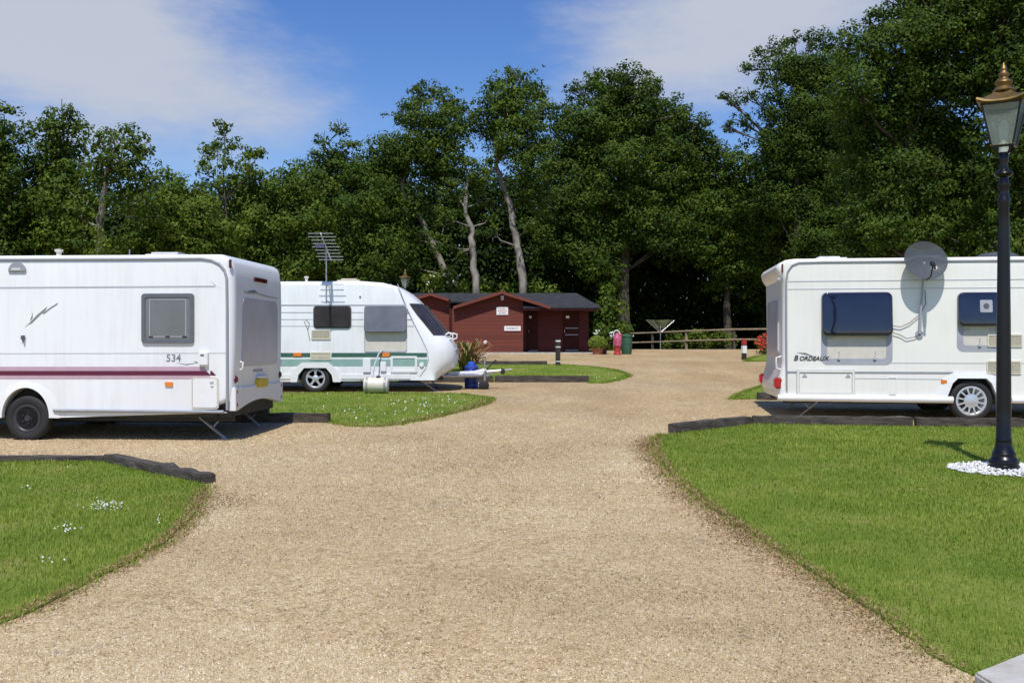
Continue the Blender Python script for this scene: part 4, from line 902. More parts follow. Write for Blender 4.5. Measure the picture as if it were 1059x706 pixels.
# satellite dish clamped to the caravan wall
dy = -.21; du, dz_ = S3(957.5, 269, dy); e_ = f3
def W3p(u, y, z): return f3.O+f3.ex*u+f3.ey*y+Vector((0, 0, z))
dr = empty('satellite_dish', W3p(du-.05, -.03, S3(953, 345)[1]), f3.rz, label='smoky translucent satellite dish on a slim arm against the cream white caravan', cat='satellite dish')
bu, bz = S3(953, 345); off = Vector((du-(du-.05), dy+.03, dz_-bz))
dm_ = MB(); prof_ = [(r, -.10*(1-(r/.345)**2)) for r in (0, .08, .16, .24, .30, .345)]
dm_.lathe(prof_+[(.345, .006), (.24, -.045), (.12, -.085), (0, -.094)], (0, 0, 0), 40)
ds = dm_.build('dish', M['dish'], dr, 50)
ds.location = off; ds.rotation_euler = (R(72), R(0), R(6)); ds.scale = (1, .95, 1)
arm = MB(); bl = Vector((.0, 0, 0))
mast = MB().tube([(0, 0, 0), (.01, -.03, .35), (.03, -.06, off.z-.45), (off.x, off.y+.09, off.z-.02)], [.028, .02, .018, .018], 10).tube([(0, .0, -.0), (0, .03, 0)], .06, 12).build('mast', M['seal'], dr, 50)
fr_ = off+Vector((.03, -.30, -.10))
MB().tube([off+Vector((0, -.02, -.32)), off+Vector((.02, -.2, -.28)), fr_], .012, 8).build('feed_arm', M['black'], dr, 50)
MB().tube([fr_+Vector((0, .06, .03)), fr_+Vector((0, -.04, -.02))], [.04, .03], 12).tube([fr_+Vector((0, -.04, -.02)), fr_+Vector((0, -.10, -.06))], .02, 8).build('receiver', M['black'], dr, 50)
k1, k2 = S3(924, 336.5), S3(924, 338.5); ba = Vector((bu, 0, bz))
def loc3(px, py): u, z = S3(px, py); return Vector((u-(du-.05), -.01+.03-.02, z-bz))
MB().tube([loc3(956, 300), loc3(957, 314), loc3(951, 325), loc3(940, 334), loc3(931, 338), loc3(923, 337)], .006, 6).tube([loc3(953.5, 344), loc3(945, 348.5), loc3(937, 350), loc3(930, 346), loc3(923, 344)], .006, 6).build('cable', M['darktrim'], dr, 50)

# ------------------------------------------------------------------ TV aerial on a pole
ad_ = 22.6-.34; ax = (337.5-CX)/FPX*ad_
zb = P(338, 314, ad_).z; zt = P(338, 243, ad_).z
ta = empty('tv_aerial', (ax, ad_, zb), 0, label='metal TV aerial with many crossbars on a pole fixed to the green striped caravan', cat='aerial')
MB().tube([(0, 0, 0), (0, 0, zt-zb-.30)], .018, 8).build('pole', M['steel'], ta, 50)
for zz in (.06, .40): MB().tube([(0, -.02, zz), (0, .345, zz)], .012, 6).build('bracket', M['steel'], ta)
b0 = Vector((.03, .42, zt-zb-.52)); b1 = Vector((-.03, -.5, zt-zb-.02))
bo = MB().tube([b0, b1], .016, 8).build('boom', M['steel'], ta)
for k in range(9):
    t = k/8; p = b0.lerp(b1, t); ln = .28+.03*math.sin(k*2.)
    MB().tube([p+Vector((-ln, 0, 0)), p+Vector((ln, 0, 0))], .007, 6).build('element', M['steel'], ta)
MB().box(b0.lerp(b1, .55)+Vector((-.12, 0, 0)), (.22, .10, .09)).build('dipole_box', mat('aerial_box_blue', (.10, .12, .20), .5), ta, bevel=.01)

# water and waste containers
p0 = P(389, 395, 22.2)
wt = empty('waste_tank', (p0.x, 22.2, zg(22.2)+H), 0, label='cream roller waste water tank lying by the caravan wheel with a grey hose', cat='water tank')
MB().lathe([(0, -.27), (.14, -.27), (.165, -.25), (.17, -.18), (.17, .18), (.165, .25), (.14, .27), (0, .27)], (0, 0, .18), 26, 'Y').build('drum', M['cream'], wt, 50).rotation_euler = (0, 0, R(90))
for xx in (-.20, .20): MB().lathe([(.172, -.025), (.185, -.02), (.185, .02), (.172, .025)], (0, xx, .18), 26, 'Y').build('tyre_band', M['trimgrey'], wt, 50).rotation_euler = (0, 0, R(90))
MB().tube([(-.30, 0, .18), (-.33, -.05, .3), (-.33, .0, .2)], .012, 6).lathe([(0, 0), (.05, 0), (.05, .04), (0, .04)], (.05, 0, .345), 12).build('cap', M['black'], wt, 50)
MB().tube([(-.08, 0, .36), (-.05, .1, .62), (.02, .3, .88), (.12, .42, .97), (.22, .46, .93), (.25, .47, .78), (.26, .45, .58)], .017, 8).build('hose', M['seam'], wt, 60)
p0 = P(487.5, 392, 24.0)
wb = empty('water_barrel', (p0.x, 24.0, zg(24.0)), 0, label='upright blue plastic water barrel standing behind the caravan hitch', cat='water barrel')
MB().lathe([(0, 0), (.15, 0), (.165, .02), (.165, .12), (.158, .13), (.165, .14), (.165, .44), (.158, .45), (.165, .46), (.165, .52), (.13, .56), (.10, .565), (0, .565)], (0, 0, 0), 28).build('drum', M['blue'], wb, 40)
MB().lathe([(.085, .565), (.085, .62), (.08, .64), (0, .64)], (0, 0, 0), 20).build('cap', mat('bright_blue_cap', (.03, .12, .50), .35), wb, 40)
MB().bb(.04, .10, -.172, -.155, .33, .40).build('sticker', M['seal'], wb)

# ------------------------------------------------------------------ lamp posts
def make_lamp(loc, rz, hgt, label):
    k = hgt/4.5
    r = empty('lamp_post', loc, 0, label=label, cat='lamp post', group='black Victorian style lamp posts')
    r.scale = (k, k, k)
    MB().lathe([(0, 0), (.165, 0), (.165, .05), (.15, .06), (.155, .10), (.14, .13), (.12, .155), (.125, .18), (.105, .22), (.088, .27), (.082, .32), (.086, .335), (.080, .35), (.078, .7), (.072, 1.6), (.062, 2.6), (.056, 2.92), (.066, 2.95), (.066, 2.98), (.055, 3.0), (.053, 3.10), (.068, 3.125), (.068, 3.15), (.050, 3.17), (.046, 3.22), (.09, 3.245), (.10, 3.265), (.09, 3.285), (.05, 3.31), (.042, 3.38), (.055, 3.42), (.05, 3.46), (.045, 3.5), (0, 3.5)], (0, 0, 0), 28).build('column', M['lampblack'], r, 35)
    lan = empty('lantern_pivot', (0, 0, 0), rz) if False else None
    def sq(z, rad): return [Vector((rad*math.cos(rz+math.pi/2*q), rad*math.sin(rz+math.pi/2*q), z)) for q in range(4)]
    b, t = sq(3.56, .150), sq(4.02, .275)
    cg = MB()
    for q in range(4):
        cg.tube([b[q], t[q]], .012, 6); cg.tube([b[q], b[(q+1) % 4]], .014, 6); cg.tube([t[q], t[(q+1) % 4]], .014, 6)
        cg.tube([Vector((0, 0, 3.46))+b[q].xy.to_3d()*.25, b[q]*1.0], .014, 6)
    cr_ = cg.build('lantern_frame', M['lampblack'], r)
    gal = MB()
    for q in range(4):
        for s_ in range(6):
            p = b[q].lerp(b[(q+1) % 4], s_/6); gal.lathe([(0, -.012), (.014, 0), (0, .014)], (p.x*1.07, p.y*1.07, p.z+.012), 8)
    gal.build('gallery_beads', M['brass'], cr_)
    for q in range(4):
        a0, a1, a2, a3 = [v*1 for v in (b[q], b[(q+1) % 4], t[(q+1) % 4], t[q])]
        n_ = (a1-a0).cross(a3-a0).normalized()*.003
        MB().add([a0+n_, a1+n_, a2+n_, a3+n_, a0-n_, a1-n_, a2-n_, a3-n_], [(0,1,2,3),(7,6,5,4),(0,4,5,1),(1,5,6,2),(2,6,7,3),(3,7,4,0)]).build('glass_pane', M['lglass'], cr_)
    MB().lathe([(0, 3.5), (.05, 3.5), (.05, 3.60), (.035, 3.62), (.045, 3.70), (.05, 3.78), (.03, 3.85), (0, 3.86)], (0, 0, 0), 14).build('bulb', M['bwhite'], cr_, 50)
    # brass roof: flared eave with upturned corners, bell and finial
    rf = MB(); rings = []
    for z, rad, lift in ((4.015, .30, .02), (4.03, .345, .045), (4.05, .335, .045), (4.085, .25, .012), (4.13, .165, .004), (4.17, .11, 0)):
        ring = []
        for q in range(4):
            a = Vector((rad*math.cos(rz+math.pi/2*q), rad*math.sin(rz+math.pi/2*q))); c = Vector((rad*math.cos(rz+math.pi/2*(q+1)), rad*math.sin(rz+math.pi/2*(q+1))))
            for s_ in range(6):
                p = a.lerp(c, s_/6); e = abs(s_/6-.5)*2 if s_ else 1; ring.append((p.x, p.y, z+lift*e**3))
        rings.append(ring)
    nn_ = 24; rf.v = [p for rg in rings for p in rg]
    for j in range(len(rings)-1):
        for i in range(nn_): k_ = (i+1) % nn_; rf.f.append((j*nn_+i, j*nn_+k_, (j+1)*nn_+k_, (j+1)*nn_+i))
    rf.f.append(tuple(range(nn_))); rf.f.append(tuple(range((len(rings)-1)*nn_, len(rings)*nn_)))
    ro = rf.build('lantern_roof', M['brass'], r, 30)
    MB().lathe([(.11, 4.165), (.12, 4.18), (.10, 4.20), (.075, 4.225), (.085, 4.25), (.095, 4.27), (.085, 4.29), (.05, 4.31), (.045, 4.33), (.058, 4.35), (.058, 4.365), (.035, 4.39), (.032, 4.41), (.038, 4.42), (.022, 4.45), (.012, 4.48), (0, 4.50)], (0, 0, 0), 20).build('finial', M['brass'], ro, 40)
    return r
LX, LY = (1038-CX)/FPX*11.0, 11.0
make_lamp((LX, LY, zg(LY)+H), R(-79), 4.5, 'tall blue black lamp post with brass lantern roof standing in white stones')
make_lamp(((419-CX)/FPX*42, 42, zg(42)), R(-60), (P(419, 278, 42).z-zg(42)), 'distant lamp post whose lantern shows above the green striped caravan roof')
n = 900; a = rng.uniform(0, 2*math.pi, n); rr2 = .56*np.sqrt(rng.random(n)); p = np.stack([LX+rr2*np.cos(a)*1.05, LY+rr2*np.sin(a)*.95], 1)
tag(pebbles('white_stones', p, zgv(p[:, 1])+H+.012+.02*(1-rr2/.6), rng.uniform(.016, .036, n), M['whitest'], rng.random(n)), kind='stuff')

# ------------------------------------------------------------------ shed
D = 44.5; k = D/FPX; SX = lambda px: (px-CX)*k; zs = zg(D)+.0
sh = empty('shed', (0, D, zs), 0, label='long red brown timber shed with a gable, dark felt roof and white notices', cat='shed')
gl, gr_, ga = SX(467), SX(541), SX(519); eave = P(0, 317.5, D).z-zs; apex = P(0, 302, D).z-zs
slope = (apex-eave)/(SX(569)-ga)
def gz(x): return apex-.06-abs(x-ga)*slope
# gable block front
MB().prism([(gl, 0), (gr_, 0), (gr_, gz(gr_)), (ga, gz(ga)), (gl, gz(gl))], 0, 4.0).build('wall', M['shed'], sh)
# recessed wing
rx1 = SX(611); MB().bb(gr_+.002, rx1, 1.15, 4.0, 0, eave-.02).build('wall', M['sheddark'], sh)
# second gable to the left
l0, l1, la = SX(425), SX(465), SX(445)
def gz2(x): return apex-.12-abs(x-la)*slope
MB().prism([(l0, 0), (l1, 0), (l1, gz2(l1)), (la, gz2(la)), (l0, gz2(l0))], .25, 4.0).build('wall', M['shed'], sh)
MB().bb(l1-.02, gl+.02, -.03, .3, 0, eave-.05).build('corner_post', M['door'], sh)
# main roof (ridge along x)
ry, rz_ = 2.6, P(0, 303, D+2.6).z-zs
m = MB(); x0, x1 = SX(400), SX(621)
e0_, xr = P(0, 317.2, D-.25).z-zs, SX(600)
yb_ = .85; zb2_ = e0_+(rz_-e0_)*(yb_+.25)/(ry+.25); xs0 = SX(541)
for (a0, a1, yf, zf, xr0, xr1) in ((x0, xs0, yb_, zb2_, x0, xs0), (xs0, x1, -.25, e0_, xs0, xr)):
    m.add([(a0, yf, zf), (a1, yf, zf), (xr1, ry, rz_), (xr0, ry, rz_), (a1, 4.6, e0_), (a0, 4.6, e0_), (a0, yf, zf-.07), (a1, yf, zf-.07), (a1, 4.6, e0_-.07), (a0, 4.6, e0_-.07)],
      [(0,1,2,3),(3,2,4,5),(1,4,2),(0,3,5),(6,9,8,7),(0,6,7,1),(1,7,8,4),(4,8,9,5),(5,9,6,0)])
m.build('roof', M['felt'], sh)
def gable_roof(cx, zap, half, y0, y1):
    m = MB(); dz = slope*half
    for s_ in (-1, 1): m.add([(cx, y0, zap), (cx+s_*half, y0, zap-dz), (cx+s_*half, y1, zap-dz), (cx, y1, zap), (cx, y0, zap+.05), (cx+s_*half, y0, zap-dz+.05), (cx+s_*half, y1, zap-dz+.05), (cx, y1, zap+.05)], [(0,1,2,3),(7,6,5,4),(0,4,5,1),(1,5,6,2),(2,6,7,3),(3,7,4,0)])
    return m
g_ = gable_roof(ga, apex-.03, SX(569)-ga, -.30, 2.4).build('gable_roof', M['felt'], sh)
m = MB(); hb = SX(569)-ga
for s_ in (-1, 1): m.add([(ga, -.33, apex-.10), (ga+s_*hb, -.33, apex-.10-slope*hb), (ga+s_*hb, -.33, apex+.03-slope*hb), (ga, -.33, apex+.03), (ga, -.29, apex-.10), (ga+s_*hb, -.29, apex-.10-slope*hb), (ga+s_*hb, -.29, apex+.03-slope*hb), (ga, -.29, apex+.03)], [(0,1,2,3),(7,6,5,4),(0,4,5,1),(1,5,6,2),(2,6,7,3),(3,7,4,0)])
m.box((ga, -.34, apex+.0), (.10, .05, .18)); m.build('bargeboard', M['shedtrim'], g_)
g_ = gable_roof(la, apex-.10, SX(465)-la-.02, -.05, 2.4).build('gable_roof', M['felt'], sh)
m = MB(); hb = SX(464)-la
for s_ in (-1, 1): m.add([(la, -.09, apex-.16), (la+s_*hb, -.09, apex-.16-slope*hb), (la+s_*hb, -.09, apex-.04-slope*hb), (la, -.09, apex-.04), (la, -.05, apex-.16), (la+s_*hb, -.05, apex-.16-slope*hb), (la+s_*hb, -.05, apex-.04-slope*hb), (la, -.05, apex-.04)], [(0,1,2,3),(7,6,5,4),(0,4,5,1),(1,5,6,2),(2,6,7,3),(3,7,4,0)])
m.build('bargeboard', M['shedtrim'], g_)
MB().bb(SX(541), x1-.1, -.22, -.16, e0_-.16, e0_-.02).build('fascia', M['door'], sh)
k2_ = (D+1.15)/FPX; SX2 = lambda px: (px-CX)*k2_
for x0_, x1_ in ((545, 556.5), (582, 598.5)):
    dd = MB().bb(SX2(x0_), SX2(x1_), 1.10, 1.16, .06, 1.92).build('door', M['door'], sh, bevel=.01)
    w_ = SX2(x1_)-SX2(x0_)
    for zz in ((.12,) if x0_ < 560 else (.14, .85, 1.15)): MB().bb(SX2(x0_)+w_*.15, SX2(x1_)-.02, 1.085, 1.10, zz-.02, zz+.02).build('hinge', M['trimgrey'], dd)
    MB().bb(SX2(x0_)+w_*.2, SX2(x0_)+w_*.4, 1.082, 1.10, 1.60, 1.72).build('door_plate', M['signw'], dd)
    MB().tube([(SX2(x0_)+.08, 1.06, .95), (SX2(x0_)+.08, 1.06, 1.08)], .015, 6).build('handle', M['steel'], dd)
def sign(x0, x1, y0, y1, lines):
    z0, z1 = P(0, y1, D).z-zs, P(0, y0, D).z-zs; a, b = SX(x0), SX(x1)
    s_ = MB().bb(a, b, -.03, -.001, z0, z1).build('notice', M['signw'], sh)
    m = MB(); m2 = MB()
    for i in range(lines):
        zz = z1-(z1-z0)*(i+.7)/(lines+.4); ww = (b-a)*random.uniform(.55, .8)
        nseg = 5; xx = (a+b)/2-ww/2
        for _ in range(nseg):
            l_ = ww/nseg*random.uniform(.5, .9); (m if i % 2 == 0 else m2).bb(xx, xx+l_, -.034, -.029, zz-.018, zz+.018); xx += ww/nseg
    m.build('notice_text', M['ink'], s_)
    if m2.v: m2.build('notice_red_text', M['inkred'], s_)
sign(513.5, 525.5, 317.5, 325.5, 3); sign(521.5, 538.5, 337, 342, 1)
zl = P(0, 307, D).z-zs; MB().box((SX(519.5), -.08, zl), (.14, .16, .10)).lathe([(0, -.09), (.06, -.07), (.08, 0), (0, .02)], (SX(519.5), -.12, zl-.07), 12).build('flood_light', M['seam'], sh, 40)
zl = P(0, 354, D).z-zs; MB().lathe([(0, -.06), (.07, -.06), (.09, -.03), (.09, 0), (0, 0)], (SX(502), -.001, zl), 16, 'Y').build('round_vent', M['bwhite'], sh, 40)
MB().bb(l0, rx1+.3, -.35, -.002, -.05, .06).bb(gr_+.003, rx1+.2, -.001, 1.08, -.05, .05).build('concrete_step', M['conc'], sh, bevel=.01)

# ------------------------------------------------------------------ bollards, fence, clothes dryer
def bollard(px, D, top, w, bands, label, capm):
    x = (px-CX)*D/FPX; z = zg(D)+(H if D < 37 else 0); h = P(0, top, D).z-z
    b = empty('bollard', (x, D, z), R(12), label=label, cat='bollard', group='short marker posts beside the drive')
    MB().bb(-w/2, w/2, -w/2, w/2, -.05, h).build('post', M['bolwood'], b, bevel=.012)
    for (a, c) in bands: MB().bb(-w/2-.004, w/2+.004, -w/2-.004, w/2+.004, h*a, h*c).build('white_band', M['bwhite'], b)
    if capm: MB().bb(-w/2-.005, w/2+.005, -w/2-.005, w/2+.005, h*.73, h+.01).build('red_cap', M['bred'], b, bevel=.012)
    return b
bollard(577, 33.6, 350.5, .14, [(.90, .95), (.68, .715), (.13, .165)], 'dark wooden bollard with thin white bands on the grass island', None)
bollard(769.5, 38.0, 351, .15, [(.33, .70)], 'bollard with red top and white middle by the caravan rear', True)
A0, A1 = Vector(((640-CX)/FPX*57.4, 57.4)), Vector(((815-CX)/FPX*50.4, 50.4))
fe = empty('fence', (A0.x, A0.y, 0), 0, label='low weathered post and rail fence along the dark wood', cat='fence')
dF = A1-A0
def fpt(t, z): p = dF*t; return Vector((p.x, p.y, z+zg(A0.y+p.y)))
pos = [((679-640)/175), ((715-640)/175), ((764-640)/175)]
tt = [(.0), .22, .43, .71, .93, 1.0]
for i, t in enumerate(tt):
    p = fpt(t, 0); MB().bb(p.x-.07, p.x+.07, p.y-.06, p.y+.06, p.z-.1, p.z+1.12).build('post', M['postdark'] if i in (0, 1, 3) else M['rail'], fe, bevel=.01)
for zz in (1.05, .52):
    for i in range(len(tt)-1):
        MB().tube([fpt(tt[i], zz)+Vector((0, -.08, 0)), fpt(tt[i+1], zz)+Vector((0, -.08, 0))], .05, 8).build('rail', M['rail'], fe, 50)
Dd = 52.6; x = (683-CX)/FPX*Dd; zd = zg(Dd)
cd = empty('clothes_dryer', (x, Dd, zd), R(20), label='rotary clothes dryer with raised arms standing before the fence', cat='clothes dryer')
ht_ = P(0, 337, Dd).z-zd; tp_ = P(0, 331, Dd).z-zd
MB().tube([(0, 0, 0), (0, 0, ht_)], .025, 8).build('pole', M['steel'], cd, 50)
ends = []
for q in range(4):
    a = math.pi/2*q; e = Vector((.85*math.cos(a), .85*math.sin(a), tp_)); ends.append(e)
    MB().tube([(0, 0, ht_-.35), e], .016, 6).build('arm', M['steel'], cd)
m = MB()
for fct in (.45, .6, .75, .88, 1.):
    for q in range(4):
        a = Vector((0, 0, ht_-.35)).lerp(ends[q], fct); b = Vector((0, 0, ht_-.35)).lerp(ends[(q+1) % 4], fct); m.tube([a, (a+b)/2+Vector((0, 0, -.03)), b], .008, 5)
m.build('line', mat('green_line', (.25, .30, .14), .6), cd)

# ------------------------------------------------------------------ plants
def leaf_blob(center, rad, n, size, flat=1.0, shell=.5):
    d = unit(rng.normal(size=(n, 3))); r = shell+(1-shell)*rng.random(n)**.6
    C = np.array(center)+d*np.array(rad)*r[:, None]
    Nn = d+rng.normal(0, .55, (n, 3))+[0, -.15, .45]
    return C, Nn, size*rng.uniform(.65, 1.35, n)
def tree(name, label, cat, base, trunk_pts, trunk_r, lobes, m, barkm, leaf, dens=1.0, group=None, limb=True, sparse=1.0):
    """lobes: (px,py,radius_px,D,sparseness). trunk_pts: world points"""
    b = Vector(base); r = empty(name, b, 0, label=label, cat=cat, group=group); tshift = random.uniform(-.09, .09)
    mb = MB(); tp = [Vector(p)-b for p in trunk_pts]; nT = len(tp)
    rad = [trunk_r*(1-.68*i/max(1, nT-1)) for i in range(nT)]; rad[0] *= 1.25
    tq, rq = [], []
    for i in range(nT-1):
        for f in (0, .25, .5, .75):
            p0, p1, p2, p3 = tp[max(i-1, 0)], tp[i], tp[i+1], tp[min(i+2, nT-1)]
            v = .5*((2*p1)+(p2-p0)*f+(2*p0-5*p1+4*p2-p3)*f*f+(3*p1-p0-3*p2+p3)*f**3)
            tq.append(v+Vector((random.gauss(0, .035), random.gauss(0, .035), 0))); rq.append((rad[i]*(1-f)+rad[i+1]*f)*random.uniform(.9, 1.12))
    mb.tube(tq+[tp[-1]], rq+[rad[-1]], 10)
    Cs, Ns, Ss, Ts = [], [], [], []
    for (px, py, rp, D, sp) in lobes:
        c = P(px, py, D)-b; rw = rp*D/FPX*(1.12 if sp >= 1 else 1.05)
        if limb:
            # limb from the nearest lower trunk point
            cand = [t for t in tp if t.z < c.z+.2] or [tp[0]]
            s0 = max(cand, key=lambda t: t.z*1.0-(t-c).length*.3)
            mid = s0.lerp(c, .5)+Vector((random.gauss(0, .2), random.gauss(0, .2), -.12*(c-s0).length*.4))
            mb.tube([s0, mid, c, c+(c-mid).normalized()*rw*.5], [trunk_r*.19, trunk_r*.15, trunk_r*.09, .012], 6)
            for _ in range(4):
                dd = Vector((random.gauss(0, 1), random.gauss(0, 1), random.gauss(.3, .8))).normalized()
                mb.tube([mid.lerp(c, random.uniform(.3, 1)), c+dd*rw*.5, c+dd*rw*.95], [trunk_r*.12, trunk_r*.08, .012], 5)
        # clusters over the lobe
        ncl = max(9, int(44*(rw/1.2)**1.8*dens*(.8 if sp < 1 else 1)))
        d = unit(rng.normal(size=(ncl, 3))); d[:, 1] = np.where(rng.random(ncl) < .3, -np.abs(d[:, 1]), d[:, 1])
        rr = rng.uniform(.30, 1.06, ncl)
        cl = np.array(c)+d*np.array([rw, rw*1.05, rw*.95])*rr[:, None]
        cr_ = rng.uniform(.22, .46, ncl)*min(1.5, max(.7, rw/1.25))
        for q in range(ncl):
            nl = int(np.clip((cr_[q]/leaf)**2*8.5*max(.7, sp), 14, 170))
            C, Nn, s_ = leaf_blob(cl[q], (cr_[q]*1.25, cr_[q]*1.25, cr_[q]*.8), nl, leaf, shell=.25)
            Nn += d[q]*.5
            Cs.append(C); Ns.append(Nn); Ss.append(s_); Ts.append(np.clip(tshift+rng.normal(.36, .17)+rng.normal(0, .17, nl), 0, 1))
    C = np.concatenate(Cs); 
    leaves('crown', C, np.concatenate(Ns), np.concatenate(Ss), np.concatenate(Ts), m, r)
    mb.build('trunk', barkm, r, 60)
    return len(C)
tot = 0
def simple_trunk(px, D, ztop, lean=0.):
    x = (px-CX)/FPX*D; z = zg(D); return (x, D, z-.1), [(x, D, z-.1), (x+lean*.3, D, z+(ztop-z)*.35), (x+lean*.7, D+.1, z+(ztop-z)*.7), (x+lean, D, ztop)]
GT = 'trees of the wood around the pitches'
def T(label, px, D, ytop, lobes, m='leafA', leaf=.155, tr=.2, barkm='barkd', lean=0., dens=1., trunk=None, name='tree', cat='tree'):
    global tot
    zt = P(px, ytop, D).z; b, tp = simple_trunk(px, D, zt, lean)
    if trunk: tp = [tuple(P(x, y, D)) for x, y in trunk]; b = (tp[0][0], D, zg(D)-.1); tp = [b]+tp if tp[0][2] > b[2]+.05 else tp
    L = []
    for l in lobes:
        x, y, r = l[:3]; sp = l[3] if len(l) > 3 else 1.; dd = l[4] if len(l) > 4 else random.uniform(-1.0, 1.0)
        L.append((x, y, r, D+dd, sp))
    tot += tree(name, label, cat, b, tp, tr, L, M[m], M[barkm], leaf, dens, GT if cat == 'tree' else None)
T('feathery tree cut off by the picture edge above the maroon striped caravan', 2, 39, 150, [(5, 130, 20), (-5, 165, 34), (12, 185, 24), (-10, 215, 38), (12, 232, 26), (5, 270, 34), (-30, 140, 34), (-40, 200, 40), (-60, 250, 45)])
T('tall feathery tree with a rounded point, between its two neighbours over the striped caravan', 62, 40, 140, [(64, 118, 15), (48, 136, 15), (80, 134, 15), (62, 150, 28), (48, 175, 26), (78, 180, 26), (58, 208, 36), (50, 245, 36), (75, 252, 32), (60, 280, 34)])
T('feathery tree with a pale bare lower trunk above the flue of the striped caravan', 108, 37, 180, [(124, 142, 15), (108, 152, 16), (140, 152, 16), (125, 165, 26), (148, 180, 18, .7), (104, 180, 20), (130, 195, 26), (158, 190, 10, .5), (88, 215, 20)], barkm='bark', tr=.17, trunk=[(103, 275), (104, 235), (106, 205), (112, 175), (120, 150)])
T('broad bushy tree with paler leaves beside the slim leafy sapling', 182, 41, 210, [(178, 195, 24), (205, 200, 24), (160, 220, 26), (185, 235, 34), (215, 235, 32), (150, 255, 30), (190, 270, 34), (230, 262, 30), (120, 270, 26)], 'leafC')
T('slim open leafy sapling rising above the hedge line with sky between its leaves', 232, 43, 140, [(231, 133, 8, .7), (226, 150, 10, .7), (242, 148, 10, .6), (215, 158, 9, .6), (258, 160, 9, .55), (232, 168, 16, .7), (250, 172, 13, .6), (212, 175, 10, .6), (235, 190, 22), (268, 158, 4, .5)], 'leafC', .17, .07, dens=.5)
T('low rounded tree with dull olive crown between the sapling and the TV aerial', 278, 45, 210, [(262, 190, 22), (288, 184, 18), (305, 192, 20), (270, 215, 32), (300, 222, 34), (255, 240, 32), (285, 255, 36), (315, 250, 34), (245, 275, 34), (300, 285, 34)], 'leafC')
T('tree with a thin open top above the older caravan roof, next to the TV aerial', 348, 47, 160, [(352, 134, 12, .7), (334, 146, 11, .55), (324, 160, 8, .5), (362, 150, 14, .8), (345, 165, 20), (330, 190, 26), (365, 180, 24), (345, 210, 34), (372, 212, 32), (330, 240, 34), (365, 250, 36), (390, 262, 30), (345, 280, 34)])
T('forked tall tree with pointed twin tops and a trunk leaning away from the straight ones', 470, 51, 90, [(432, 92, 11), (424, 108, 14), (450, 98, 13), (466, 104, 14), (480, 118, 16), (488, 128, 15), (395, 158, 15), (412, 122, 13), (440, 125, 24), (462, 140, 26), (428, 155, 26), (405, 165, 26), (390, 185, 26), (455, 170, 28), (400, 215, 30), (425, 230, 26), (385, 240, 26), (410, 268, 26)], barkm='bark', tr=.22, trunk=[(478, 318), (462, 285), (446, 250), (430, 218), (416, 192), (422, 150), (434, 105)], dens=1.05)
T('slender tree with a bare pale trunk rising behind the low second gable of the shed', 491, 49.8, 150, [(478, 165, 18), (495, 180, 18), (470, 195, 16), (492, 205, 15), (505, 225, 10, .8), (462, 225, 16), (455, 252, 14), (476, 262, 8, .7)], barkm='bark', tr=.24, trunk=[(493, 315), (491, 285), (489, 258), (487, 235), (481, 215), (484, 180)])
T('tall tree with rounded top and a long crooked grey trunk behind the shed gable', 541, 50.5, 90, [(528, 82, 16), (510, 92, 14), (545, 86, 15), (558, 98, 13), (502, 112, 15), (525, 110, 24), (550, 120, 22), (512, 135, 22), (540, 145, 26), (560, 152, 16), (515, 165, 20, .9), (545, 178, 24), (556, 205, 20), (548, 232, 12, .7), (520, 202, 8, .6), (510, 240, 10, .7)], barkm='bark', tr=.25, trunk=[(541, 318), (540, 285), (536, 255), (529, 228), (525, 205), (518, 185), (514, 165), (520, 120)], dens=1.05)
T('massive broad oak standing behind and beside the shed door end', 645, 57, 130, [(618, 84, 15), (648, 82, 17), (670, 92, 16), (595, 98, 14), (630, 100, 24), (660, 108, 24), (690, 118, 20), (585, 122, 18), (610, 135, 30), (650, 145, 36), (695, 150, 30), (718, 145, 18), (704, 118, 14), (722, 130, 12), (735, 150, 13), (625, 288, 20), (590, 170, 30), (630, 185, 40), (680, 190, 40), (720, 180, 24), (595, 215, 32), (640, 230, 38), (690, 238, 34), (575, 250, 24), (610, 262, 28), (725, 225, 24)], 'leafB', .17, .4, dens=1.1)
T('paler spreading tree hanging low over the rail fence', 752, 57, 190, [(742, 165, 18), (762, 175, 22), (738, 192, 24), (770, 205, 28), (742, 225, 28), (775, 240, 30), (735, 258, 22), (765, 275, 30), (795, 265, 30), (745, 292, 18, .9), (780, 305, 22, .9), (790, 205, 26), (725, 210, 16)], 'leafA', .17, .22)
T('tall tree with open airy branches against the sky over the caravan rear', 825, 52, 70, [(842, 42, 13), (820, 40, 9, .7), (805, 48, 13, .8), (788, 58, 11, .7), (772, 72, 9, .55), (860, 44, 14), (796, 75, 18, .8), (775, 98, 13, .55), (758, 108, 11, .5), (748, 100, 4, .4), (770, 126, 13, .55), (752, 132, 9, .5), (825, 75, 26), (855, 80, 28), (800, 110, 22, .85), (835, 120, 32), (795, 145, 24, .85), (870, 125, 32), (815, 160, 30), (850, 175, 34), (830, 215, 34), (880, 195, 32), (800, 205, 22), (850, 255, 30)], 'leafB', .15, .26, dens=1.25)
T('dark dense oak filling the sky beside the lamp lantern', 940, 33, 60, [(880, 45, 16), (905, 28, 18), (935, 8, 22), (960, -8, 26), (990, -18, 30), (900, 60, 28), (935, 45, 32), (975, 30, 38), (1010, 10, 42), (885, 95, 30), (925, 90, 36), (970, 85, 40), (1010, 70, 40), (890, 135, 32), (930, 135, 36), (975, 140, 38), (895, 178, 32), (940, 185, 38), (985, 190, 36), (880, 222, 28), (920, 232, 32), (965, 240, 32), (1010, 235, 30), (890, 262, 24), (1000, 268, 24)], 'leafB', .125, .36, dens=1.5)
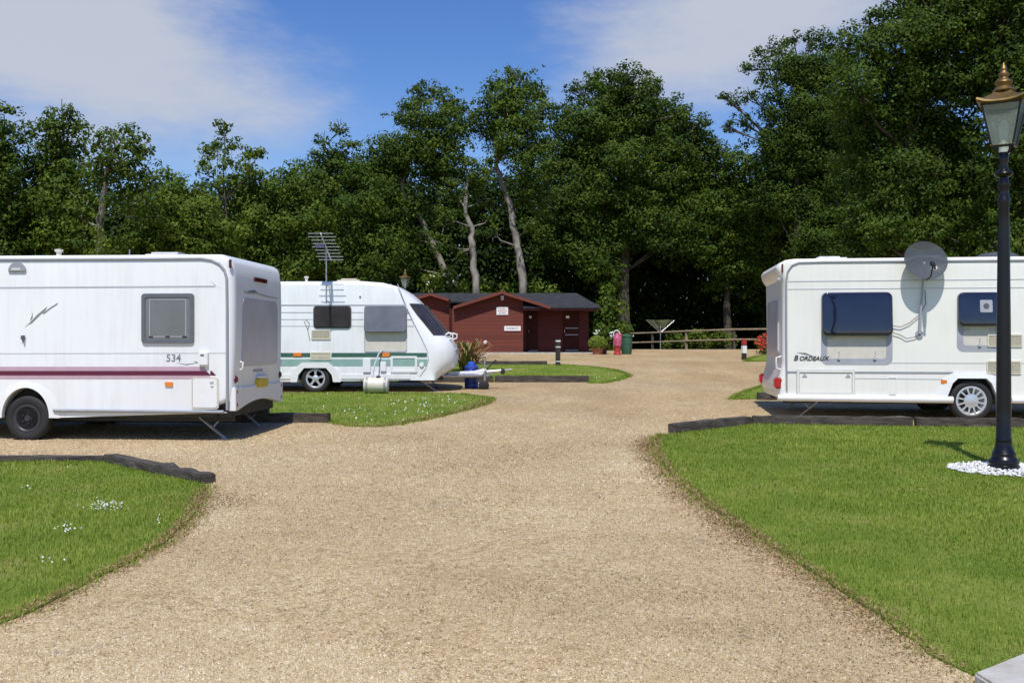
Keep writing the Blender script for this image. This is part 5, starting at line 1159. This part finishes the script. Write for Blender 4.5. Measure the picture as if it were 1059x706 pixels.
T('dark oak at the picture edge directly behind the lamp lantern', 1058, 31, 60, [(1045, -10, 30), (1080, -30, 40), (1035, 30, 30), (1065, 40, 36), (1105, 20, 45), (1030, 80, 28), (1060, 95, 36), (1100, 90, 45), (1025, 130, 26), (1060, 150, 36), (1105, 160, 45), (1030, 185, 28), (1060, 210, 36), (1110, 230, 45), (1040, 250, 30), (1075, 268, 34)], 'leafB', .13, .34, dens=1.4)
# trees just outside the picture that would come into view from a side step
T('oak beyond the picture edge next to the lamp', 1190, 30, 60, [(1180, 0, 60), (1210, 90, 70), (1160, 130, 50), (1190, 190, 65), (1170, 250, 50)], 'leafB', .2, .34, dens=.8)
T('tree out past the picture edge over the striped caravan roof', -90, 38, 150, [(-90, 140, 45), (-110, 200, 55), (-80, 250, 50)], 'leafA', .22, .2, dens=.8)
# understorey shrubs
def shrub(label, px, D, ptop, lobes, m='leafC', leaf=.16, name='shrub', flowers=None):
    global tot
    z = zg(D); x = (px-CX)/FPX*D; b = Vector((x, D, z)); r = empty(name, b, 0, label=label, cat='shrub')
    mb = MB(); Cs, Ns, Ss, Ts, FC = [], [], [], [], []
    for (lx, ly, lr) in lobes:
        dd = random.uniform(-.3, .3); c = P(lx, ly, D+dd)-b; rw = lr*D/FPX
        mb.tube([(random.gauss(0, .08), random.gauss(0, .08), -.05), Vector((c.x*.4, c.y*.4, c.z*.5)), c], [.03, .022, .008], 5)
        n_ = int(np.clip((rw/leaf)**2*26, 60, 1500)); C, Nn, s_ = leaf_blob(c, (rw, rw, rw*.95), n_, leaf, shell=.45)
        C = C[C[:, 2] > 0.02] if True else C; n_ = len(C); Nn = Nn[:n_]; s_ = s_[:n_]
        C = C+rng.normal(0, leaf*.5, C.shape)
        Cs.append(C); Ns.append(Nn); Ss.append(s_); Ts.append(np.clip(rng.normal(.5, .1)+rng.normal(0, .2, n_), 0, 1))
        if flowers:
            nf = flowers[0]; d = unit(rng.normal(size=(nf, 3))+[0, -.9, .4]); FC.append(np.array(c)+d*rw*1.04)
    tot += sum(len(c) for c in Cs)
    leaves('foliage', np.concatenate(Cs), np.concatenate(Ns), np.concatenate(Ss), np.concatenate(Ts), M[m], r)
    mb.build('stem', M['barkd'], r)
    if flowers:
        F_ = np.repeat(np.concatenate(FC), 5, 0); F_ = F_+rng.normal(0, flowers[1]*.5, F_.shape)
        leaves('blossom', F_, rng.normal(0, .6, F_.shape)+[0, -.7, .5], np.full(len(F_), flowers[1]), rng.random(len(F_)), M[flowers[2]], r, .9)
    return r
shrub('bright green bush growing against the door end of the shed', 628, 49, 300, [(626, 318, 13), (640, 318, 10), (622, 335, 12), (636, 338, 13), (628, 302, 8), (646, 340, 9), (632, 352, 12)], 'leafA', .2)
shrub('elder bush with pale blossom behind the low gable of the shed', 458, 50.5, 280, [(446, 292, 12), (462, 285, 11), (475, 295, 10), (455, 308, 14)], 'leafC', .22, flowers=(2, .13, 'creampet'))
shrub('green bush behind the shed ridge between the two pale trunks', 512, 51.5, 295, [(505, 298, 9), (522, 300, 8), (512, 312, 12)], 'leafA', .2)
shrub('leafy bush growing against the foot of the crooked grey trunk', 562, 50, 295, [(556, 298, 7), (570, 302, 8), (563, 314, 10)], 'leafC', .2)
shrub('ivy clump at the foot of the pale trunk above the striped caravan', 101, 36.4, 240, [(100, 240, 7), (106, 252, 8), (98, 262, 8), (104, 275, 10)], 'leafC', .15)
for px, D, tops, lab in ((700, 57.5, [(698, 349, 9), (706, 354, 8), (690, 356, 6)], 'low green plant behind the rails just past the clothes dryer'), (722, 56, [(720, 345, 7), (728, 352, 9), (716, 354, 7)], 'low green plant behind the middle post of the fence'), (748, 55, [(744, 348, 8), (753, 352, 8), (738, 355, 6)], 'low dark plant behind the fence rails towards the bollard with red top')):
    shrub(lab, px, D, 345, tops, 'leafC', .16, 'fence_plant')
shrub('bush covered in red flowers behind the rear of the satellite dish caravan', 789, 44, 345, [(785, 354, 5), (791, 350, 5), (789, 360, 6), (802, 354, 6)], 'leafA', .11, 'flower_bush', flowers=(14, .09, 'redpet'))
# pots by the shed
def pot(px, D, r0, h):
    x = (px-CX)/FPX*D; return Vector((x, D, zg(D)))
b = pot(618, 43.4, .2, .3); r = empty('potted_plant', b, 0, label='round yellow green bush in a low pot at the shed corner', cat='potted plant')
MB().lathe([(0, 0), (.20, 0), (.26, .25), (.28, .26), (.28, .30), (.25, .30), (0, .26)], (0, 0, 0), 20).build('pot', M['terra'], r, 40)
C, Nn, s_ = leaf_blob((0, 0, .50), (.42, .42, .34), 1500, .09, shell=.6); leaves('foliage', C, Nn, s_, rng.uniform(.6, 1, len(C)), M['leafC'], r)
b = pot(623, 43.9, .2, .3); r = empty('potted_plant', b, 0, label='potted plant with white flowers and broad pale leaves behind the round bush', cat='potted plant')
MB().lathe([(0, 0), (.18, 0), (.22, .3), (.24, .31), (.24, .35), (0, .33)], (0, 0, 0), 20).build('pot', M['postdark'], r, 40)
C, Nn, s_ = leaf_blob((0, 0, .95), (.42, .3, .45), 420, .16, shell=.3); leaves('foliage', C, Nn, s_, rng.uniform(.3, .9, len(C)), M['leafB'], r)
C = np.array([(-.22, -.25, 1.0), (.20, -.28, 1.25), (.32, -.25, .95), (.1, -.3, 1.12), (.36, -.2, .8), (0, -.28, 1.4), (-.3, -.2, .9)]); C = np.repeat(C[::2], 7, 0)+rng.normal(0, .045, (28, 3))
leaves('blossom', C, rng.normal(0, .5, C.shape)+[0, -1, .5], np.full(28, .07), rng.random(28), M['petals'], r, .9)
b = pot(638.5, 43.0, .2, .3); r = empty('planter', b, 0, label='upright pink planter with a looped handle on a red base by the shed', cat='planter'); r.scale = (.85, .85, .95)
MB().lathe([(0, 0), (.20, 0), (.21, .05), (.16, .10), (.15, .34), (.20, .40), (0, .40)], (0, 0, 0), 20).build('base', M['redpl'], r, 40)
MB().lathe([(0, .40), (.20, .40), (.22, .50), (.23, .68), (.21, .86), (.17, .90), (0, .90)], (0, 0, 0), 20).build('tub', M['pinkpl'], r, 40)
MB().tube([(-.18, 0, .80), (-.20, 0, .98), (-.12, 0, 1.10), (.0, 0, 1.12), (.10, 0, 1.04), (.17, 0, .82)], .025, 8).build('handle', M['moulding'], r, 60)
C, Nn, s_ = leaf_blob((.05, 0, .90), (.2, .2, .10), 120, .1); leaves('blossom', C, Nn, s_, rng.random(len(C)), attr_mat('pink_petals', [(0, (.45, .05, .16)), (1, (.7, .25, .35))]), r, .9)
b = pot(648, 43.6, .2, .3); r = empty('garden_bin', b, 0, label='dark green garden bin beside the pink planter and the fence end', cat='bin')
MB().lathe([(0, 0), (.20, 0), (.23, .10), (.25, .70), (.24, .76), (0, .76)], (0, 0, 0), 20).build('body', M['binG'], r, 40)
MB().lathe([(.265, .76), (.27, .80), (.18, .86), (.05, .89), (.05, .92), (0, .92)], (0, 0, 0), 20).build('lid', M['binG'], r, 40)
# bronze strap-leaved plant by the hitch
D = 30.5; b = Vector(((483-CX)/FPX*D, D, zg(D)+H)); r = empty('strap_leaf_plant', b, 0, label='spiky plant with bronze and green strap leaves beyond the caravan nose', cat='plant')
V, F_, Tn = [], [], []
for i in range(170):
    a = random.uniform(0, 2*math.pi); el = random.uniform(.5, 1.45); ln = random.uniform(.7, 1.35); d = Vector((math.cos(a)*math.cos(el), math.sin(a)*math.cos(el), math.sin(el))); q = Vector((-math.sin(a), math.cos(a), 0))*.022
    o0 = Vector((random.gauss(0, .06), random.gauss(0, .06), 0)); p1 = o0+d*ln*.55; p2 = o0+d*ln*.9+Vector((math.cos(a)*.12*ln, math.sin(a)*.12*ln, -.10*ln)); p3 = p2+Vector((math.cos(a)*.16*ln, math.sin(a)*.16*ln, -.12*ln))
    i0 = len(V); V += [o0-q, o0+q, p1+q, p1-q, p2+q*.8, p2-q*.8, p3+q*.15, p3-q*.15]
    t_ = min(1, max(0, random.gauss(.42+.3*math.cos(a-.2), .2)))
    F_ += [(i0, i0+1, i0+2, i0+3), (i0+3, i0+2, i0+4, i0+5), (i0+5, i0+4, i0+6, i0+7)]; Tn += [t_]*3
npmesh('foliage', np.array([tuple(v) for v in V]), np.array(F_), M['phorm'], np.array(Tn), r)
MB().lathe([(0, -.05), (.10, -.05), (.08, .15), (0, .2)], (0, 0, 0), 10).build('crown_base', M['barkd'], r)

# deep wood behind the individual trees
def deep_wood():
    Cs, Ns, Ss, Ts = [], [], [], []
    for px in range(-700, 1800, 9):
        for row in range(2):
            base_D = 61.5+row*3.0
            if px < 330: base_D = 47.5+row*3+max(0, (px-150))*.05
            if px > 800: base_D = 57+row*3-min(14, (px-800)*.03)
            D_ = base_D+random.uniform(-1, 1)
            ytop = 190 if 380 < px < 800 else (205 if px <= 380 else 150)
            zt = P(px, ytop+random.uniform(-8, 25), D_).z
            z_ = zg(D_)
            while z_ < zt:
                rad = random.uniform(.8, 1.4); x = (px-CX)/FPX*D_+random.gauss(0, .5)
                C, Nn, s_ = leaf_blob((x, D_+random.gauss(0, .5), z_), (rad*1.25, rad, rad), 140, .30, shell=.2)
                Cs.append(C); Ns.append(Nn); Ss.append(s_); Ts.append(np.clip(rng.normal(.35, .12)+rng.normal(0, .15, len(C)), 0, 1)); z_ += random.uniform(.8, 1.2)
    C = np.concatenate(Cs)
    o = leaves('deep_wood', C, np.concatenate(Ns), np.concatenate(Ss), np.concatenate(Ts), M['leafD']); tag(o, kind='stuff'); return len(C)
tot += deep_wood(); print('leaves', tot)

# bird in the sky
bp_ = P(562.5, 69, 45); br = empty('bird', bp_, R(50), label='small dark bird flying above the trees', cat='bird'); br.scale = (.55, .55, .55)
MB().lathe([(0, -.16), (.03, -.13), (.05, -.04), (.045, .05), (.02, .12), (.03, .15), (.0, .20)], (0, 0, 0), 10, 'Y').build('body', M['bird'], br, 60)
for s_ in (-1, 1):
    MB().add([(s_*.03, -.05, 0), (s_*.03, .06, 0), (s_*.17, .09, .10), (s_*.34, -.02, .14), (s_*.17, -.03, .09), (s_*.03, -.05, .012), (s_*.03, .06, .012), (s_*.17, .09, .11), (s_*.34, -.02, .144), (s_*.17, -.03, .10)], [(0,1,2,4),(4,2,3),(5,9,7,6),(9,8,7),(0,4,9,5),(4,3,8,9),(3,2,7,8),(2,1,6,7),(1,0,5,6)]).build('wing', M['bird'], br)
MB().add([(-.02, -.13, 0), (.02, -.13, 0), (.05, -.27, 0), (-.05, -.27, 0), (0, -.2, .012)], [(0,1,2,3),(0,4,1),(1,4,2),(2,4,3),(3,4,0)]).build('tail', M['bird'], br)

# ------------------------------------------------------------------ light, sky, camera
EL, AZ = R(60), R(8)      # sun is behind the camera, slightly to its left
dirv = Vector((math.sin(AZ)*math.cos(EL), math.cos(AZ)*math.cos(EL), -math.sin(EL)))
sl = bpy.data.lights.new('sun', 'SUN'); sl.energy = 4.0; sl.angle = R(.53); sl.color = (1., .97, .91)
so = bpy.data.objects.new('sun', sl); COL.objects.link(so); so.rotation_euler = dirv.to_track_quat('-Z', 'Y').to_euler()
w = bpy.data.worlds.new('World'); scn.world = w; w.use_nodes = True; nt = w.node_tree; L = nt.links.new
bg = nt.nodes['Background']; bg.inputs['Strength'].default_value = .10
sky = N(nt, 'ShaderNodeTexSky', sky_type='NISHITA'); sky.sun_disc = False; sky.sun_elevation = EL; sky.sun_rotation = math.pi+AZ
sky.air_density = 1.0; sky.dust_density = .4; sky.ozone_density = 2.5; sky.altitude = 50
tc = N(nt, 'ShaderNodeTexCoord')
def px_dir(px, py): return Vector(((px-CX)/FPX, 1, (CY-py)/FPX)).normalized()
def cloud(px, py, sx_, sz_, tiltd, seed, soft0, soft1):
    c = px_dir(px, py)
    sub = N(nt, 'ShaderNodeVectorMath', operation='SUBTRACT'); L(tc.outputs['Generated'], sub.inputs[0]); sub.inputs[1].default_value = c
    mp = N(nt, 'ShaderNodeMapping', vector_type='TEXTURE'); mp.inputs['Rotation'].default_value = (0, R(tiltd), 0); mp.inputs['Scale'].default_value = (sx_, .6, sz_)
    L(sub.outputs[0], mp.inputs['Vector'])
    ln = N(nt, 'ShaderNodeVectorMath', operation='LENGTH'); L(mp.outputs[0], ln.inputs[0])
    nm = N(nt, 'ShaderNodeMapping'); nm.inputs['Scale'].default_value = (2.2, 2.2, 6.5); nm.inputs['Rotation'].default_value = (0, R(-tiltd), 0); nm.inputs['Location'].default_value = (seed, 0, seed)
    L(tc.outputs['Generated'], nm.inputs['Vector'])
    nz = N(nt, 'ShaderNodeTexNoise', Scale=2.2, Detail=10., Roughness=.62); L(nm.outputs[0], nz.inputs['Vector'])
    sb = N(nt, 'ShaderNodeMath', operation='MULTIPLY_ADD'); sb.inputs[1].default_value = -1.3; L(nz.outputs['Fac'], sb.inputs[0])
    L(ln.outputs['Value'], sb.inputs[2])
    mr = N(nt, 'ShaderNodeMapRange', interpolation_type='SMOOTHSTEP'); mr.inputs['From Min'].default_value = soft1; mr.inputs['From Max'].default_value = soft0
    L(sb.outputs[0], mr.inputs['Value']); return mr.outputs['Result']
a = cloud(30, 25, .29, .115, 12, 3.1, -.30, .42); b_ = cloud(810, -5, .25, .085, -17, 7.7, -.30, .42)
mxm = N(nt, 'ShaderNodeMath', operation='MAXIMUM'); L(a, mxm.inputs[0]); L(b_, mxm.inputs[1])
fc = N(nt, 'ShaderNodeMath', operation='MULTIPLY'); fc.inputs[1].default_value = .9; L(mxm.outputs[0], fc.inputs[0])
hs = N(nt, 'ShaderNodeHueSaturation', Saturation=1.30, Value=1.28, Hue=.515); L(sky.outputs[0], hs.inputs['Color'])
mx = N(nt, 'ShaderNodeMix', data_type='RGBA'); L(fc.outputs[0], mx.inputs['Factor']); L(hs.outputs[0], mx.inputs['A']); mx.inputs['B'].default_value = (5.2, 5.5, 6.2, 1)
L(mx.outputs['Result'], bg.inputs['Color'])

cam = bpy.data.cameras.new('camera'); cam.sensor_width = 36; cam.lens = 36*FPX/1059; cam.clip_end = 2000; cam.clip_start = .05
co = bpy.data.objects.new('camera', cam); COL.objects.link(co); co.location = (0, 0, EYE); co.rotation_euler = (R(90), 0, 0); scn.camera = co
vs = scn.view_settings; vs.view_transform = 'Standard'; vs.look = 'None'; vs.exposure = .12; vs.gamma = 1; vs.use_curve_mapping = False
scn.cycles.max_bounces = 6; scn.cycles.diffuse_bounces = 3; scn.cycles.transparent_max_bounces = 12
scn.cycles.use_denoising = True; scn.cycles.denoiser = 'OPENIMAGEDENOISE'; scn.cycles.denoising_input_passes = 'RGB_ALBEDO_NORMAL'
